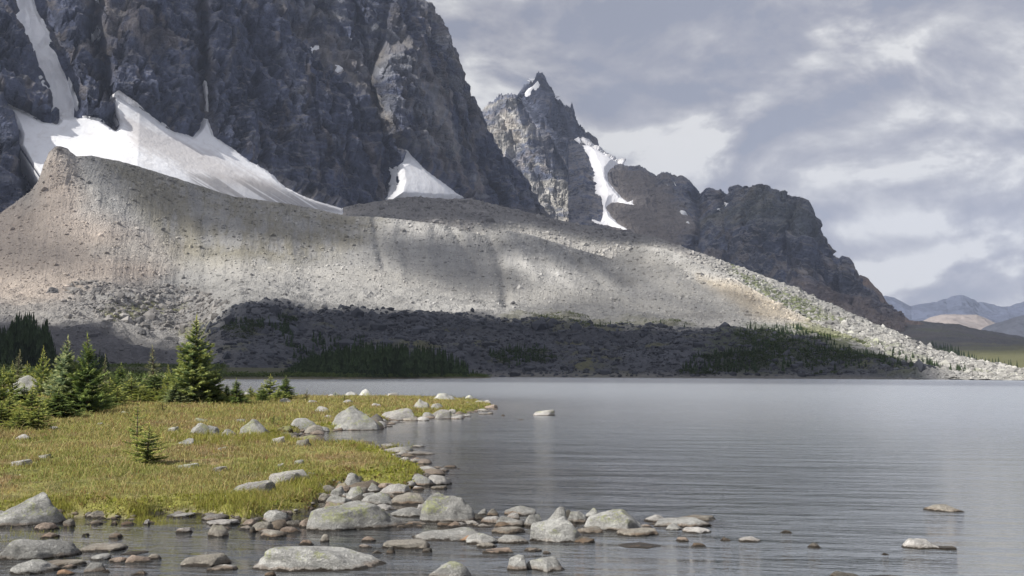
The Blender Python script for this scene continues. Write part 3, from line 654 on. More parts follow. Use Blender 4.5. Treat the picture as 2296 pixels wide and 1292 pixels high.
sheet('far_pale_hill', [[(2050, 780, 5000), (2300, 790, 5000)], dpt(J2, 5600)], (2062, 2290), 200, (70,),
      lambda P, px, py, T: (0 * T, 30 * ridged(P * .003, 4, .55, 3) * (1 - .8 * np.exp(-((T - 1) / .08) ** 2))),
      lambda P, px, py, T, n, P0: np.clip((np.zeros(P.shape) + A(.20, .175, .165)) * (1 + .4 * fbm(P0 * .006, 4, .6, 2))[..., None], .03, .6), M_FAR, (500, .6, 8))
J3 = [(2170, 770), (2220, 735), (2260, 722), (2300, 712), (2400, 690), (2560, 670)]
sheet('far_dark_hill', [[(2150, 790, 4300), (2600, 800, 4300)], dpt(J3, 4900)], (2172, 2550), 200, (70,),
      lambda P, px, py, T: (0 * T, 45 * ridged(P * .003, 4, .55, 3) * (1 - .8 * np.exp(-((T - 1) / .08) ** 2))),
      lambda P, px, py, T, n, P0: np.clip((np.zeros(P.shape) + A(.06, .066, .085)) * (1 + .5 * fbm(P0 * .006, 4, .6, 2))[..., None], .03, .6), M_FAR, (500, .6, 8))

# ------------------------------------------------------------------ near ground and lake bed
MEAD = [(-2200, 1190), (-900, 1180), (-200, 1172), (0, 1160), (140, 1152), (250, 1164), (330, 1166), (372, 1152), (430, 1150), (500, 1160), (545, 1168), (590, 1160), (640, 1150), (700, 1142), (722, 1118), (716, 1098), (745, 1092), (780, 1080), (850, 1090), (900, 1098), (935, 1088),
        (944, 1066), (915, 1045), (880, 1030), (840, 1008), (790, 1000), (720, 1003), (662, 1000), (640, 985), (655, 972), (690, 966), (740, 966), (830, 958), (865, 940), (930, 938), (975, 936), (1030, 926), (1078, 917), (1098, 909),
        (1060, 900), (1000, 895), (900, 893), (800, 894), (700, 894), (590, 894), (505, 890), (480, 872), (440, 858), (300, 851), (0, 848), (-900, 842), (-2200, 836)]
POINTB = [(-900, 846), (-200, 848), (300, 849.5), (500, 850.5), (700, 850.6), (900, 849.6), (1040, 848.8), (1088, 848.2), (1102, 847.2), (1085, 846.0), (900, 844.5), (500, 843), (-200, 841), (-900, 839)]
PM = [tuple(p) for p in at_z(*np.array(MEAD, float).T)]
PB = [tuple(p) for p in at_z(*np.array(POINTB, float).T)]
def land_d(x, y):
    x = np.asarray(x, float); y = np.asarray(y, float)
    d = sdf(x, y, PM); w = .28 * fbm(np.stack([x, y, 0 * x], -1) * .9, 3, .6, 4) * np.clip(np.hypot(x, y) / 18, .6, 4)
    return np.maximum(d + w, sdf(x, y, PB))
def ground_z(x, y, d=None):
    x = np.asarray(x, float); y = np.asarray(y, float)
    if d is None: d = land_d(x, y)
    q = np.stack([x, y, 0 * x], -1); R = np.hypot(x, y)
    n = fbm(q * .35, 4, .55, 1); n2 = fbm(q * 2.2, 3, .6, 2); n3 = np.abs(fbm(q * 6.0, 3, .6, 6))
    land = .13 * sm(d, -.1, .25) + .14 * sm(d, .1, 5) + (.07 * n + .05 * n2 + .03 * n3) * sm(d, .0, .5)
    far = sm(R, 200, 300); land = land + far * (.5 + 3.2 * sm(d, 5, 60))
    land = land + .5 * sm(-x - .42 * y, -2, 16) * sm(R, 35, 60)
    bed = -.05 - .075 * np.clip(-d, 0, 12) - .05 * np.clip(-d - 12, 0, 40) + (.045 * n2 + .035 * n3) 
    bar = np.exp(-((y - 13.4 - .10 * x) / 1.6) ** 2) * sm(x, -9, -5) * (1 - sm(x, 2.6, 4.4))
    bed = np.maximum(bed, bar * .05 - .08 - (1 - bar) * 3 + .05 * n2)
    return np.where(d > -.08, np.where(d > 0, land, land * .5 - .03), bed)
nr, nc = 640, 660
rr = 6.5 * (560 / 6.5) ** (np.linspace(0, 1, nr)); aa = np.linspace(rad(-50), rad(33), nc)
GX = rr[:, None] * np.sin(aa); GY = rr[:, None] * np.cos(aa); GD = land_d(GX, GY); GZ = ground_z(GX, GY, GD)
def meadow_cols(x, y, d):
    q = np.stack([x, y, 0 * x], -1); n = fbm(q * .22, 4, .6, 8); n2 = fbm(q * 1.3, 3, .6, 9); n3 = fbm(q * .6, 3, .6, 19)
    n = n + .5 * fbm(q * .09, 2, .5, 28); c = np.zeros(x.shape + (3,)) + A(.225, .212, .070)
    c = mixc(c, A(.165, .175, .042), sm(n + .4 * n2, -.15, .45) * .8)
    c = mixc(c, A(.33, .28, .13), sm(n2 + .5 * n3, .0, .5) * .65)
    c = mixc(c, A(.19, .12, .075), sm(n3 + .6 * n2, .2, .55) * .6)
    n4_ = fbm(q * 2.6, 3, .6, 55); c = mixc(c, A(.105, .10, .04), sm(n4_ + .4 * n2, .22, .5) * .7)
    c = mixc(c, A(.175, .18, .035), (1 - sm(d, .2, 1.4)) * .6)
    return c
gc = meadow_cols(GX, GY, GD) * .75
gc = mixc(gc, A(.13, .115, .085), 1 - sm(GD, -.05, .12))
gc = mixc(gc, A(.045, .05, .048), sm(-GD, 3, 14))
gc = mixc(gc, A(.05, .052, .03), sm(np.hypot(GX, GY), 90, 150) * sm(GD, -.05, .12))
def ground_mat():
    m, b = mat('meadow_ground'); P = pos(b); c = attr(b)
    n = b.noise(P, 9, 6, .7); v = b.voro(P, 7.0); k = b.math('ADD', b.math('MULTIPLY', n, .9), b.math('MULTIPLY', v, .6))
    b.put(b.p.inputs['Base Color'], b.mix(1.0, c, b.new('ShaderNodeCombineColor').outputs[0], 'MULTIPLY'))
    cc = [n_ for n_ in b.n if n_.bl_idname == 'ShaderNodeCombineColor'][0]
    for i in range(3): b.put(cc.inputs[i], b.math('ADD', k, .35))
    b.put(b.p.inputs['Normal'], b.bump(k, .8, .05)); return m
M_GROUND = ground_mat()
tag(link('meadow_ground', make_mesh('meadow_ground', np.stack([GX, GY, GZ], -1), grid_faces(nr, nc), gc, True, [M_GROUND])), kind='structure')
# the wide floor under the lake and valley
def floor_mat():
    m, b = mat('lake_bed'); b.put(b.p.inputs['Base Color'], b.mix(b.noise(pos(b), .2, 4), (.04, .045, .045), (.07, .068, .06))); return m
fl = tag(link('lake_bed', make_mesh('lake_bed', [(-7800, -48, -7), (7800, -48, -7), (7800, 10400, -7), (-7800, 10400, -7)], [(0, 1, 2, 3)], None, False, [floor_mat()])), kind='structure')

# ------------------------------------------------------------------ water
def water_mat():
    m = bpy.data.materials.new('lake_water'); m.use_nodes = True; b = NB(m.node_tree); b.n.clear()
    o = b.new('ShaderNodeOutputMaterial'); P = pos(b)
    dist = b.vmath('LENGTH', P, out='v'); wind = b.mr(dist, 48, 95)
    patch = b.noise(b.scale(P, .035, .10, 1), 1.0, 3, .5)
    amp = b.math('ADD', b.math('ADD', 2.0, b.math('MULTIPLY', wind, .9)), b.math('MULTIPLY', b.math('SUBTRACT', patch, .5), 1.3))
    amp = b.math('MAXIMUM', amp, .12)
    shelt = attr(b, 'open', 'Fac'); amp = b.math('MULTIPLY', amp, b.math('ADD', .22, b.math('MULTIPLY', shelt, .78)))
    rot = b.new('ShaderNodeVectorRotate', rotation_type='Z_AXIS'); b.put(rot.inputs['Vector'], P); rot.inputs['Angle'].default_value = rad(9)
    Q = rot.outputs[0]
    h1 = b.noise(b.scale(Q, .55, 2.1, 1), 1.0, 2, .5, .3); h2 = b.noise(b.scale(Q, 3.0, 7.5, 1), 1.0, 4, .62, .3); h3 = b.noise(b.scale(P, .16, .55, 1), 1.0, 2, .5)
    h = b.math('ADD', b.math('MULTIPLY', h1, .040), b.math('MULTIPLY', h2, .022)); h4 = b.noise(b.scale(Q, .28, 1.25, 1), 1.0, 2, .5, .2); h = b.math('ADD', h, b.math('ADD', b.math('MULTIPLY', h3, .09), b.math('MULTIPLY', h4, .06)))
    h = b.math('MULTIPLY', h, amp)
    N = b.bump(h, 1.0, 1.0)
    fr = b.new('ShaderNodeFresnel'); fr.inputs['IOR'].default_value = 1.6; b.put(fr.inputs['Normal'], N)
    gl = b.new('ShaderNodeBsdfGlossy'); gl.inputs['Color'].default_value = (1, 1, 1, 1); b.put(gl.inputs['Roughness'], b.math('ADD', b.mr(dist, 9, 60, .05, .19), b.math('MULTIPLY', wind, .02))); b.put(gl.inputs['Normal'], N)
    tr = b.new('ShaderNodeBsdfTransparent'); tr.inputs['Color'].default_value = (.80, .82, .78, 1)
    df = b.new('ShaderNodeBsdfDiffuse'); df.inputs['Color'].default_value = (.21, .235, .262, 1)
    deep = attr(b, 'deep', 'Fac'); m1 = b.new('ShaderNodeMixShader'); b.put(m1.inputs[0], deep); b.l.new(tr.outputs[0], m1.inputs[1]); b.l.new(df.outputs[0], m1.inputs[2])
    m2 = b.new('ShaderNodeMixShader'); b.put(m2.inputs[0], b.math('MINIMUM', b.math('ADD', b.math('MULTIPLY', fr.outputs[0], 1.12), .09), .93)); b.l.new(m1.outputs[0], m2.inputs[1]); b.l.new(gl.outputs[0], m2.inputs[2])
    b.l.new(m2.outputs[0], o.inputs[0]); return m
wr = 5.0 * (2600 / 5.0) ** np.linspace(0, 1, 420); wa = np.linspace(rad(-60), rad(60), 500)
WX = wr[:, None] * np.sin(wa); WY = wr[:, None] * np.cos(wa); WD = land_d(WX, WY); WG = ground_z(WX, WY, WD)
deep = 1 - np.exp(-np.clip(-WG, 0, 9) * 1.1); opn = sm(-WD, .8, 7) 
tag(link('lake_water', make_mesh('lake_water', np.stack([WX, WY, 0 * WX], -1), grid_faces(420, 500), None, True, [water_mat()], {'deep': deep, 'open': opn})), kind='structure')

# ------------------------------------------------------------------ rocks
import bmesh
_ico = {}
def ico(sub):
    if sub not in _ico:
        bm = bmesh.new(); bmesh.ops.create_icosphere(bm, subdivisions=sub, radius=1.0); bm.verts.index_update()
        _ico[sub] = (np.array([v.co[:] for v in bm.verts]), np.array([[v.index for v in f.verts] for f in bm.faces])); bm.free()
    return _ico[sub]
ROCKBASE = {'g': A(.285, .285, .275), 'l': A(.34, .33, .32), 'd': A(.085, .08, .072), 'r': A(.265, .215, .18), 'b': A(.225, .21, .185), 'o': A(.30, .19, .12), 'w': A(.40, .40, .39), 'm': A(.07, .05, .022)}
def rock_mat():
    m, b = mat('granite_boulder'); P = pos(b); c = attr(b)
    oi = b.new('ShaderNodeObjectInfo').outputs['Random']; off = b.vmath('ADD', P, b.new('ShaderNodeCombineXYZ').outputs[0])
    b.put(off.node.inputs[1].links[0].from_node.inputs[2], b.math('MULTIPLY', oi, 37.0))
    n = b.noise(off, 3.0, 7, .68, .2); sp = b.noise(off, 40, 4, .7); crk = b.noise(b.scale(off, 1, 1, 2.2), 6.5, 5, .75, 1.4)
    k = b.math('ADD', b.math('MULTIPLY', n, 1.5), b.math('MULTIPLY', sp, 1.3)); k = b.math('ADD', k, -.45); k = b.math('ADD', k, b.math('MULTIPLY', b.math('SUBTRACT', crk, .5), .5))
    k = b.math('MULTIPLY', k, b.math('ADD', .82, b.math('MULTIPLY', oi, .36)))
    cx = b.new('ShaderNodeCombineColor')
    for i in range(3): b.put(cx.inputs[i], k)
    col = b.mix(1.0, c, cx.outputs[0], 'MULTIPLY')
    nz = b.new('ShaderNodeSeparateXYZ'); b.put(nz.inputs[0], b.new('ShaderNodeNewGeometry').outputs['Normal'])
    pz = b.new('ShaderNodeSeparateXYZ'); b.put(pz.inputs[0], P); z = pz.outputs[2]
    li = b.mr(b.math('ADD', b.noise(off, 2.6, 3, .5, .3), b.math('MULTIPLY', b.noise(off, 19, 4, .75), 1.0)), 1.04, 1.16)
    li = b.math('MULTIPLY', b.math('MULTIPLY', li, b.mr(z, .07, .16)), .65)
    col = b.mix(li, col, (.27, .29, .13))
    dk = b.mr(b.noise(off, 9, 5, .7, .5), .62, .74); col = b.mix(b.math('MULTIPLY', dk, .5), col, (.13, .125, .12))
    col = b.mix(b.mr(b.math('ABSOLUTE', b.math('SUBTRACT', crk, .5)), .022, .0, 0, .55), col, (.07, .068, .065)); wh = b.mr(b.noise(off, 13, 3, .6), .70, .76); col = b.mix(b.math('MULTIPLY', wh, .5), col, (.45, .44, .42))
    zz = b.math('ADD', z, b.math('MULTIPLY', b.math('SUBTRACT', b.noise(off, 9, 4, .6), .5), .09))
    col = b.mix(b.math('MULTIPLY', b.mr(zz, .06, .03), b.mr(b.noise(off, 1.7, 2), .4, .7, .05, .7)), col, b.mix(b.noise(off, 5, 3), (.13, .075, .04), (.19, .14, .10)))
    col = b.mix(b.mr(zz, .030, .012), col, (.030, .025, .020))
    b.put(b.p.inputs['Base Color'], col)
    b.put(b.p.inputs['Roughness'], b.mr(zz, .03, .01, .88, .35))
    h = b.math('ADD', b.math('MULTIPLY', n, 1.0), b.math('MULTIPLY', sp, .10)); h = b.math('ADD', h, b.math('MULTIPLY', b.math('ABSOLUTE', b.math('SUBTRACT', crk, .5)), 1.2))
    b.put(b.p.inputs['Normal'], b.bump(h, 1.0, .07)); return m
M_ROCK = rock_mat()
def rock_pts(seed, w, dp, h, kind, sub, cuts=11):
    r = np.random.default_rng(seed); V, F = ico(sub); p = V.copy()
    ncut = {'b': 15, 'a': 18, 'f': 12, 'p': 15}[kind]
    for i in range(ncut):
        n = r.normal(size=3); n[2] = abs(n[2]) * (.8 if kind != 'f' else .3); n /= np.linalg.norm(n)
        if kind == 'p' and i < 7: a_ = r.uniform(0, 6.28); n = A(math.cos(a_) * .8, math.sin(a_) * .8, .62)
        c = r.uniform(.58, .86) if kind in 'ap' else r.uniform(.60, .90)
        e = p @ n - c; k = .012 if kind == 'a' else .045
        e = np.where(e > 0, e - k * (1 - np.exp(-e / k)), 0); p = p - e[:, None] * n
    if kind == 'p':
        ax = A(r.uniform(-.25, .25), 0, 0); t = np.clip((p[:, 2:3] + .1) / 1.1, 0, 1); p[:, :2] *= (1 - .22 * t); p[:, :1] += ax[0] * t
    if kind == 'f': p[:, 2] = np.minimum(p[:, 2], .55 + .15 * p[:, 0]) 
    nn = p / (np.linalg.norm(p, axis=1, keepdims=True) + 1e-6)
    s = r.uniform(0, 50)
    am = .15 if kind != 'a' else .10
    p = p + nn * (am * fbm(p * 1.5 + s, 3, .5, 3) + .035 * ridged(p * 3.2 + s, 4, .6, 4))[:, None]
    top = p[:, 2].max(); p[:, 2] /= top; lo, hi = p[p[:, 2] > 0][:, 0].min(), p[p[:, 2] > 0][:, 0].max()
    p[:, 0] = (p[:, 0] - (lo + hi) / 2) / (hi - lo) * 2
    p = p * A(w / 2, dp / 2, h); below = p[:, 2] < 0; p[below, 2] *= .35; p[:, 2] = np.maximum(p[:, 2], -.4 * h)
    return p, F
def place_rock(px, py, wpx, hpx, kind, tone, label, seed, group=None, onland=False, cat='rock', dz=0.0, name='rock'):
    z = 0.0
    for _ in range(6):
        q = at_z(px, py, z)
        if onland: z = float(max(ground_z(q[0:1], q[1:2])[0], .0)) - .02
    d = float(np.hypot(*q)); w = wpx * d / FPX; h = hpx * d / FPX * 1.0; dp = w * random.uniform(.6, .85)
    if kind == 'f': dp = w * .8; h *= .9
    u = q / d; c = q + u * dp * .42
    h = h - dp * .18 * (CAMZ - z) / d * 2 if hpx > 8 else h
    if onland and kind == 'f': h = h * 1.5 + .045
    h = max(h, .02)
    sub = 5 if wpx > 110 else 4 if wpx > 30 else 3
    p, F = rock_pts(seed, w, dp, h, kind, sub)
    ang = math.atan2(-u[0], u[1]); ca, sa = math.cos(ang), math.sin(ang)
    p = np.stack([p[:, 0] * ca - p[:, 1] * sa, p[:, 0] * sa + p[:, 1] * ca, p[:, 2]], 1)
    col = np.zeros(p.shape) + ROCKBASE[tone] * random.uniform(.9, 1.1)
    o = link(name, make_mesh(name, p, F, col, True, [M_ROCK]), None, (c[0], c[1], z + dz - .01))
    return tag(o, label, cat, group)
BLD = 'boulder'
ROCKS = [
 (870, 915, 24, 10, 'b', 'l', 'small pale stone left on the spit between the triangular boulder and the grass'),
 (916, 908, 22, 8, 'b', 'l', 'small pale stone in the spit grass left of the pale pointed boulder'),
 (1010, 930, 26, 13, 'a', 'l', 'pale chip stone right of the angular one on the spit'),
 (962, 938, 30, 14, 'b', 'l', 'pale stone between the pointed boulder and the water on the spit'),
 (868, 935, 24, 12, 'a', 'l', 'pale block at the left end of the pale low boulder'),
 (858, 948, 22, 9, 'b', 'l', 'small pale stone in the water by the small angular one'),
 (915, 932, 28, 14, 'a', 'l', 'pale angular stone left below the pale pointed boulder'),
 (1044, 911, 20, 10, 'a', 'l', 'small pale stone third from the spit tip'),
 (1062, 917, 18, 7, 'b', 'b', 'low dull stone near the spit tip'),
 (1090, 905, 22, 8, 'b', 'l', 'small light stone on the top edge of the spit tip'),
 (825, 940, 26, 12, 'a', 'l', 'pale stone hiding behind the right side of the largest triangular boulder'),
 (735, 950, 40, 20, 'a', 'l', 'pale angular block at the left shoulder of the largest triangular boulder'),
 (725, 968, 26, 12, 'b', 'g', 'grey stone in the gap left of the largest triangular boulder'),
 (660, 963, 34, 16, 'a', 'g', 'grey angular stone on the left of the grey boulder at the inlet'),
 (1225, 1197, 40, 20, 'b', 'g', 'grey stone between the light leaning stone and the wedge-shaped boulder'),
 (1345, 1178, 40, 22, 'a', 'g', 'angular stone joined to the left of the cracked faceted boulder'),
 (1405, 1181, 50, 30, 'a', 'g', 'angular block forming the right shoulder of the cracked faceted boulder'),
 (1150, 1166, 30, 18, 'a', 'l', 'pale chip before the wide angular stone at the back of the bar'),
 (1068, 1168, 30, 18, 'a', 'd', 'dark angular stone at the right flank of the dome-shaped boulder'),
 (680, 1108, 40, 18, 'b', 'g', 'grey stone peeking from the grass tip left of the pile'),
 (812, 1108, 26, 16, 'a', 'b', 'brown angular stone at the back middle of the pile'),
 (780, 1118, 26, 14, 'a', 'g', 'small grey block wedged in the centre of the pile'),
 (870, 1120, 34, 16, 'b', 'b', 'brown stone between the whale-backed pale stone and the broad rough one'),
 (815, 1148, 40, 12, 'b', 'l', 'low pale stone in front of the dark-sided stone of the pile'),
 (62, 1180, 150, 68, 'p', 'g', 'large peaked grey boulder half in the pool at the left edge, against the grassy bank', BLD),
 (155, 1183, 24, 19, 'b', 'b', 'small dark-sided stone in the pool just right of the large peaked left boulder'),
 (105, 1190, 50, 18, 'b', 'r', 'pinkish double-humped stone in front of the large peaked left boulder'),
 (111, 1208, 38, 15, 'b', 'r', 'flat salmon stone awash between the peaked left boulder and the slanting one'),
 (85, 1256, 165, 46, 'b', 'g', 'long slanting grey boulder lying in the pool near the lower left corner', BLD),
 (80, 1288, 96, 30, 'b', 'g', 'lichen-spotted grey stone below the long slanting boulder at the lower left'),
 (143, 1272, 88, 17, 'f', 'b', 'flat olive-brown slab with mossy right end in the lower left pool'),
 (152, 1276, 38, 11, 'b', 'r', 'small reddish stone right beneath the flat olive-brown slab'),
 (148, 1290, 36, 14, 'b', 'o', 'bright orange stone at the bottom edge in the lower left pool'),
 (219, 1163, 46, 18, 'b', 'b', 'low brownish stone touching the grassy bank right of the large peaked left boulder'),
 (214, 1177, 30, 11, 'b', 'b', 'small grey-brown stone in the water below the low brownish bank stone'),
 (256, 1177, 14, 9, 'b', 'd', 'very small dark stone between two low stones in the grassy shallows'),
 (288, 1178, 30, 10, 'b', 'd', 'low dark wet stone in the grassy shallows left of the pinkish pebble'),
 (330, 1177, 12, 13, 'b', 'l', 'upright pinkish-white pebble standing in the shallows below the reeds'),
 (408, 1161, 66, 11, 'f', 'g', 'thin flat tilted slab at the water edge under the dark bank'),
 (192, 1202, 16, 7, 'b', 'd', 'tiny black stone in open pool water right of the salmon stones'),
 (260, 1207, 28, 14, 'b', 'b', 'lone round brown stone in the middle of the left pool'),
 (232, 1238, 96, 18, 'f', 'b', 'long low brown slab with two humps in the middle of the left pool'),
 (300, 1244, 62, 9, 'f', 'd', 'thin greenish weedy slab above the rust-coloured humps'),
 (270, 1262, 46, 14, 'b', 'r', 'left hump of the rust-coloured stones in the left pool'),
 (312, 1264, 56, 20, 'b', 'r', 'biggest rounded rust-coloured stone in the left pool'),
 (345, 1256, 30, 15, 'b', 'b', 'small brown stone touching the right of the rust-coloured humps'),
 (224, 1257, 44, 15, 'b', 'g', 'rough grey-green stone left of the rust-coloured humps'),
 (214, 1284, 44, 23, 'a', 'g', 'knobbly grey stone near the bottom edge left of the rust-coloured humps'),
 (238, 1285, 16, 9, 'b', 'o', 'tiny orange stone leaning on the knobbly grey stone'),
 (312, 1291, 38, 12, 'b', 'd', 'low dark stone cut by the bottom edge below the rust-coloured humps'),
 (412, 1196, 38, 14, 'b', 'l', 'single pale-topped stone in open water between pool and stone bar'),
 (500, 1179, 72, 15, 'f', 'l', 'flat tan slab at the left end of the stone bar'),
 (489, 1204, 44, 28, 'b', 'b', 'blocky brown-grey stone in front of the flat tan slab'),
 (556, 1179, 38, 15, 'b', 'r', 'rusty wedge stone between the flat tan slab and the grass tuft'),
 (588, 1194, 52, 25, 'b', 'b', 'rounded brown stone in a cluster below the grass tuft'),
 (566, 1196, 16, 16, 'b', 'd', 'small dark stone leaning on the rounded brown one below the grass tuft'),
 (612, 1206, 58, 18, 'b', 'b', 'low brown stone right of the rounded one below the grass tuft'),
 (652, 1196, 46, 16, 'b', 'r', 'smooth pinkish oval stone left of the widest lichen-covered boulder'),
 (622, 1172, 64, 28, 'b', 'g', 'grey stone with yellow lichen dots tucked against the grass tuft'),
 (462, 1272, 106, 31, 'b', 'b', 'broad low stone with grey top and rusty side at the bottom left of centre'),
 (498, 1282, 66, 16, 'f', 'g', 'ragged flat stone in front of the broad low rusty-sided one'),
 (718, 1284, 296, 62, 'b', 'g', 'longest grey boulder, a whale-backed one with yellow lichen at the bottom centre', BLD),
 (606, 1294, 24, 15, 'b', 'd', 'small dark block at the left foot of the longest whale-backed boulder'),
 (1008, 1300, 98, 40, 'b', 'g', 'rounded grey boulder cut by the bottom edge right of the longest boulder', BLD),
 (804, 1190, 228, 66, 'b', 'g', 'widest lichen-covered boulder with rusty left side in the middle of the stone bar', BLD),
 (740, 1180, 70, 52, 'b', 'r', 'rust-tinted boulder shoulder behind the left end of the widest boulder'),
 (692, 1183, 44, 22, 'b', 'r', 'brown-pink stone touching the left foot of the widest boulder'),
 (660, 1180, 50, 14, 'b', 'd', 'dark wet stone between grass tuft and the widest boulder'),
 (1008, 1172, 134, 66, 'p', 'g', 'tall dome-shaped boulder with yellow-green lichen at the centre of the stone bar', BLD),
 (1002, 1181, 44, 13, 'b', 'd', 'small dark rock under the front of the tall dome-shaped boulder'),
 (951, 1146, 34, 17, 'b', 'l', 'small pale stone at the left foot of the tall dome-shaped boulder'),
 (1008, 1214, 176, 32, 'b', 'g', 'long flat oval boulder in front of the tall dome-shaped boulder', BLD),
 (728, 1217, 20, 21, 'a', 'b', 'little upright stone poking out of the water behind the longest boulder'),
 (686, 1223, 34, 14, 'b', 'r', 'small rusty-topped stone behind the left of the longest boulder'),
 (828, 1215, 36, 13, 'b', 'r', 'small rust-brown stone between the widest boulder and the longest one'),
 (820, 1229, 30, 11, 'b', 'l', 'small pale round stone peeping over the right of the longest boulder'),
 (910, 1233, 108, 24, 'f', 'b', 'row-like knobbly brown stone right of the longest boulder'),
 (876, 1242, 20, 18, 'b', 'd', 'small dark yellow-tipped stone at the left end of the knobbly brown one'),
 (958, 1240, 22, 13, 'b', 'd', 'small brown stone at the right end of the knobbly brown one'),
 (1082, 1222, 76, 28, 'b', 'g', 'grey stone with rusty left flank at the right end of the long flat oval boulder'),
 (1052, 1216, 50, 18, 'b', 'o', 'orange-brown rock between the long flat oval boulder and the grey one on its right'),
 (1148, 1220, 74, 22, 'b', 'g', 'smooth oval grey stone left of the twin-peaked boulder'),
 (1090, 1230, 50, 15, 'b', 'b', 'small brownish stone in front of the smooth oval grey one'),
 (1116, 1243, 72, 16, 'f', 'r', 'low pinkish stone awash below the smooth oval grey one'),
 (1194, 1238, 42, 11, 'b', 'b', 'small tan stone awash below the twin-peaked boulder'),
 (1226, 1243, 20, 8, 'b', 'd', 'tiny black stone in open water below the twin-peaked boulder'),
 (1140, 1199, 76, 19, 'f', 'b', 'flat-topped tan stone with brown base between the dome-shaped and twin-peaked boulders'),
 (1142, 1179, 62, 24, 'b', 'g', 'low rounded grey stone behind the flat-topped tan one'),
 (1100, 1174, 48, 17, 'b', 'l', 'pinkish-grey stone at the right foot of the dome-shaped boulder'),
 (1083, 1156, 24, 16, 'b', 'g', 'small grey stone behind the pinkish-grey one, right of the dome-shaped boulder'),
 (1104, 1158, 28, 18, 'b', 'b', 'small olive stone second behind the pinkish-grey one'),
 (1166, 1157, 72, 24, 'a', 'g', 'wide angular grey stone at the back of the bar right of the dome-shaped boulder'),
 (1196, 1182, 42, 30, 'b', 'g', 'light grey stone leaning on the left of the twin-peaked boulder'),
 (1250, 1218, 124, 58, 'a', 'g', 'big wedge-shaped front boulder of the twin-peaked pair on the stone bar', BLD),
 (1248, 1180, 54, 44, 'p', 'g', 'upright rear boulder of the twin-peaked pair on the stone bar'),
 (1306, 1219, 56, 17, 'b', 'd', 'dark mossy rock trailing off the right foot of the wedge-shaped boulder'),
 (1273, 1158, 24, 16, 'b', 'd', 'small dark rock behind the twin-peaked pair'),
 (1294, 1173, 46, 28, 'b', 'g', 'yellow-lichened rounded stone right of the twin-peaked pair'),
 (1328, 1162, 30, 24, 'a', 'g', 'small pointed grey stone behind the faceted boulder'),
 (1376, 1192, 138, 52, 'a', 'g', 'wide cracked and faceted boulder near the right part of the stone bar', BLD),
 (1320, 1197, 66, 18, 'b', 'b', 'low brown stone at the left foot of the cracked faceted boulder'),
 (1430, 1203, 94, 21, 'f', 'b', 'low flat brown stone in front of the cracked faceted boulder'),
 (1446, 1184, 40, 10, 'b', 'l', 'pale cap stone just right of the cracked faceted boulder'),
 (1469, 1171, 52, 18, 'b', 'l', 'white-topped stone at the back right of the cracked faceted boulder'),
 (1534, 1184, 134, 22, 'f', 'g', 'long flat stone near the right tip of the stone bar'),
 (1510, 1190, 36, 19, 'a', 'g', 'small slanted block against the left of the long flat tip stone'),
 (1562, 1197, 64, 16, 'b', 'l', 'pale oval stone in front of the long flat tip stone'),
 (1564, 1169, 80, 15, 'f', 'b', 'thin dark-streaked rock behind the long flat tip stone'),
 (1434, 1231, 102, 11, 'f', 'b', 'thin low rock awash in open water below the faceted boulder'),
 (1530, 1216, 28, 13, 'b', 'r', 'small pinkish stone in open water right of the bar'),
 (1567, 1227, 34, 11, 'b', 'd', 'dark stone in open water right of the small pinkish one'),
 (1627, 1214, 22, 12, 'b', 'd', 'small black stone in open water off the tip of the bar'),
 (1680, 1216, 48, 13, 'b', 'l', 'white and yellow-spotted stone in open water off the tip of the bar'),
 (1763, 1196, 26, 7, 'b', 'd', 'thin black stone farthest right in the row off the bar'),
 (1826, 1229, 28, 13, 'b', 'd', 'round speckled dark stone alone in open water'),
 (2116, 1149, 80, 17, 'b', 'b', 'brown and white striped rock alone in the open lake at the right'),
 (2064, 1232, 76, 23, 'b', 'l', 'grey-tan rough rock alone in the open lake at the lower right'),
 (2120, 1234, 44, 10, 'f', 'd', 'dark low rock trailing off the right of the grey-tan rough one'),
 (1984, 1245, 16, 6, 'b', 'd', 'tiny dark stone barely breaking the open lake surface'),
 (1900, 1302, 84, 20, 'b', 'd', 'dark rock cut by the bottom edge right of centre'),
 (1990, 1304, 90, 12, 'f', 'b', 'low brown rock cut by the bottom edge, the more right one'),
 (1160, 1281, 46, 38, 'b', 'g', 'left half of the split boulder at the bottom centre right', BLD),
 (1222, 1283, 92, 34, 'b', 'g', 'right half of the split boulder, with a tail sloping into the water', BLD),
 # the pile below the grassy nose
 (846, 1242, 26, 9, 'b', 'b', 'tiny brown stone between the longest boulder and knobbly brown one'),
 (695, 1086, 36, 27, 'a', 'g', 'pointed grey stone on the grass edge at the back left of the stone pile'),
 (795, 1094, 46, 34, 'b', 'g', 'upright round stone with yellow lichen at the top of the stone pile'),
 (732, 1084, 28, 11, 'b', 'g', 'small flat-topped stone between the pointed and the upright stones'),
 (752, 1091, 34, 16, 'b', 'g', 'smooth grey stone just left of the upright lichen stone'),
 (736, 1104, 30, 17, 'b', 'b', 'brown-faced stone in the left of the stone pile'),
 (706, 1100, 40, 18, 'b', 'g', 'grey stone under the grass tip at the left of the pile'),
 (768, 1103, 36, 20, 'b', 'r', 'pinkish stone in the middle of the stone pile'),
 (757, 1117, 34, 28, 'b', 'g', 'blunt grey stone standing in front of the pinkish pile stone'),
 (797, 1122, 44, 32, 'b', 'g', 'largest rounded stone in the middle of the stone pile'),
 (838, 1103, 28, 22, 'p', 'g', 'small conical stone in the right part of the stone pile'),
 (860, 1098, 30, 16, 'b', 'r', 'brownish-pink stone beside the small conical one'),
 (886, 1109, 70, 25, 'b', 'l', 'smooth whale-backed pale stone at the right of the stone pile'),
 (730, 1126, 34, 20, 'b', 'b', 'brown stone at the left foot of the pile near the bank'),
 (762, 1133, 66, 24, 'b', 'g', 'wide grey stone at the front left of the stone pile'),
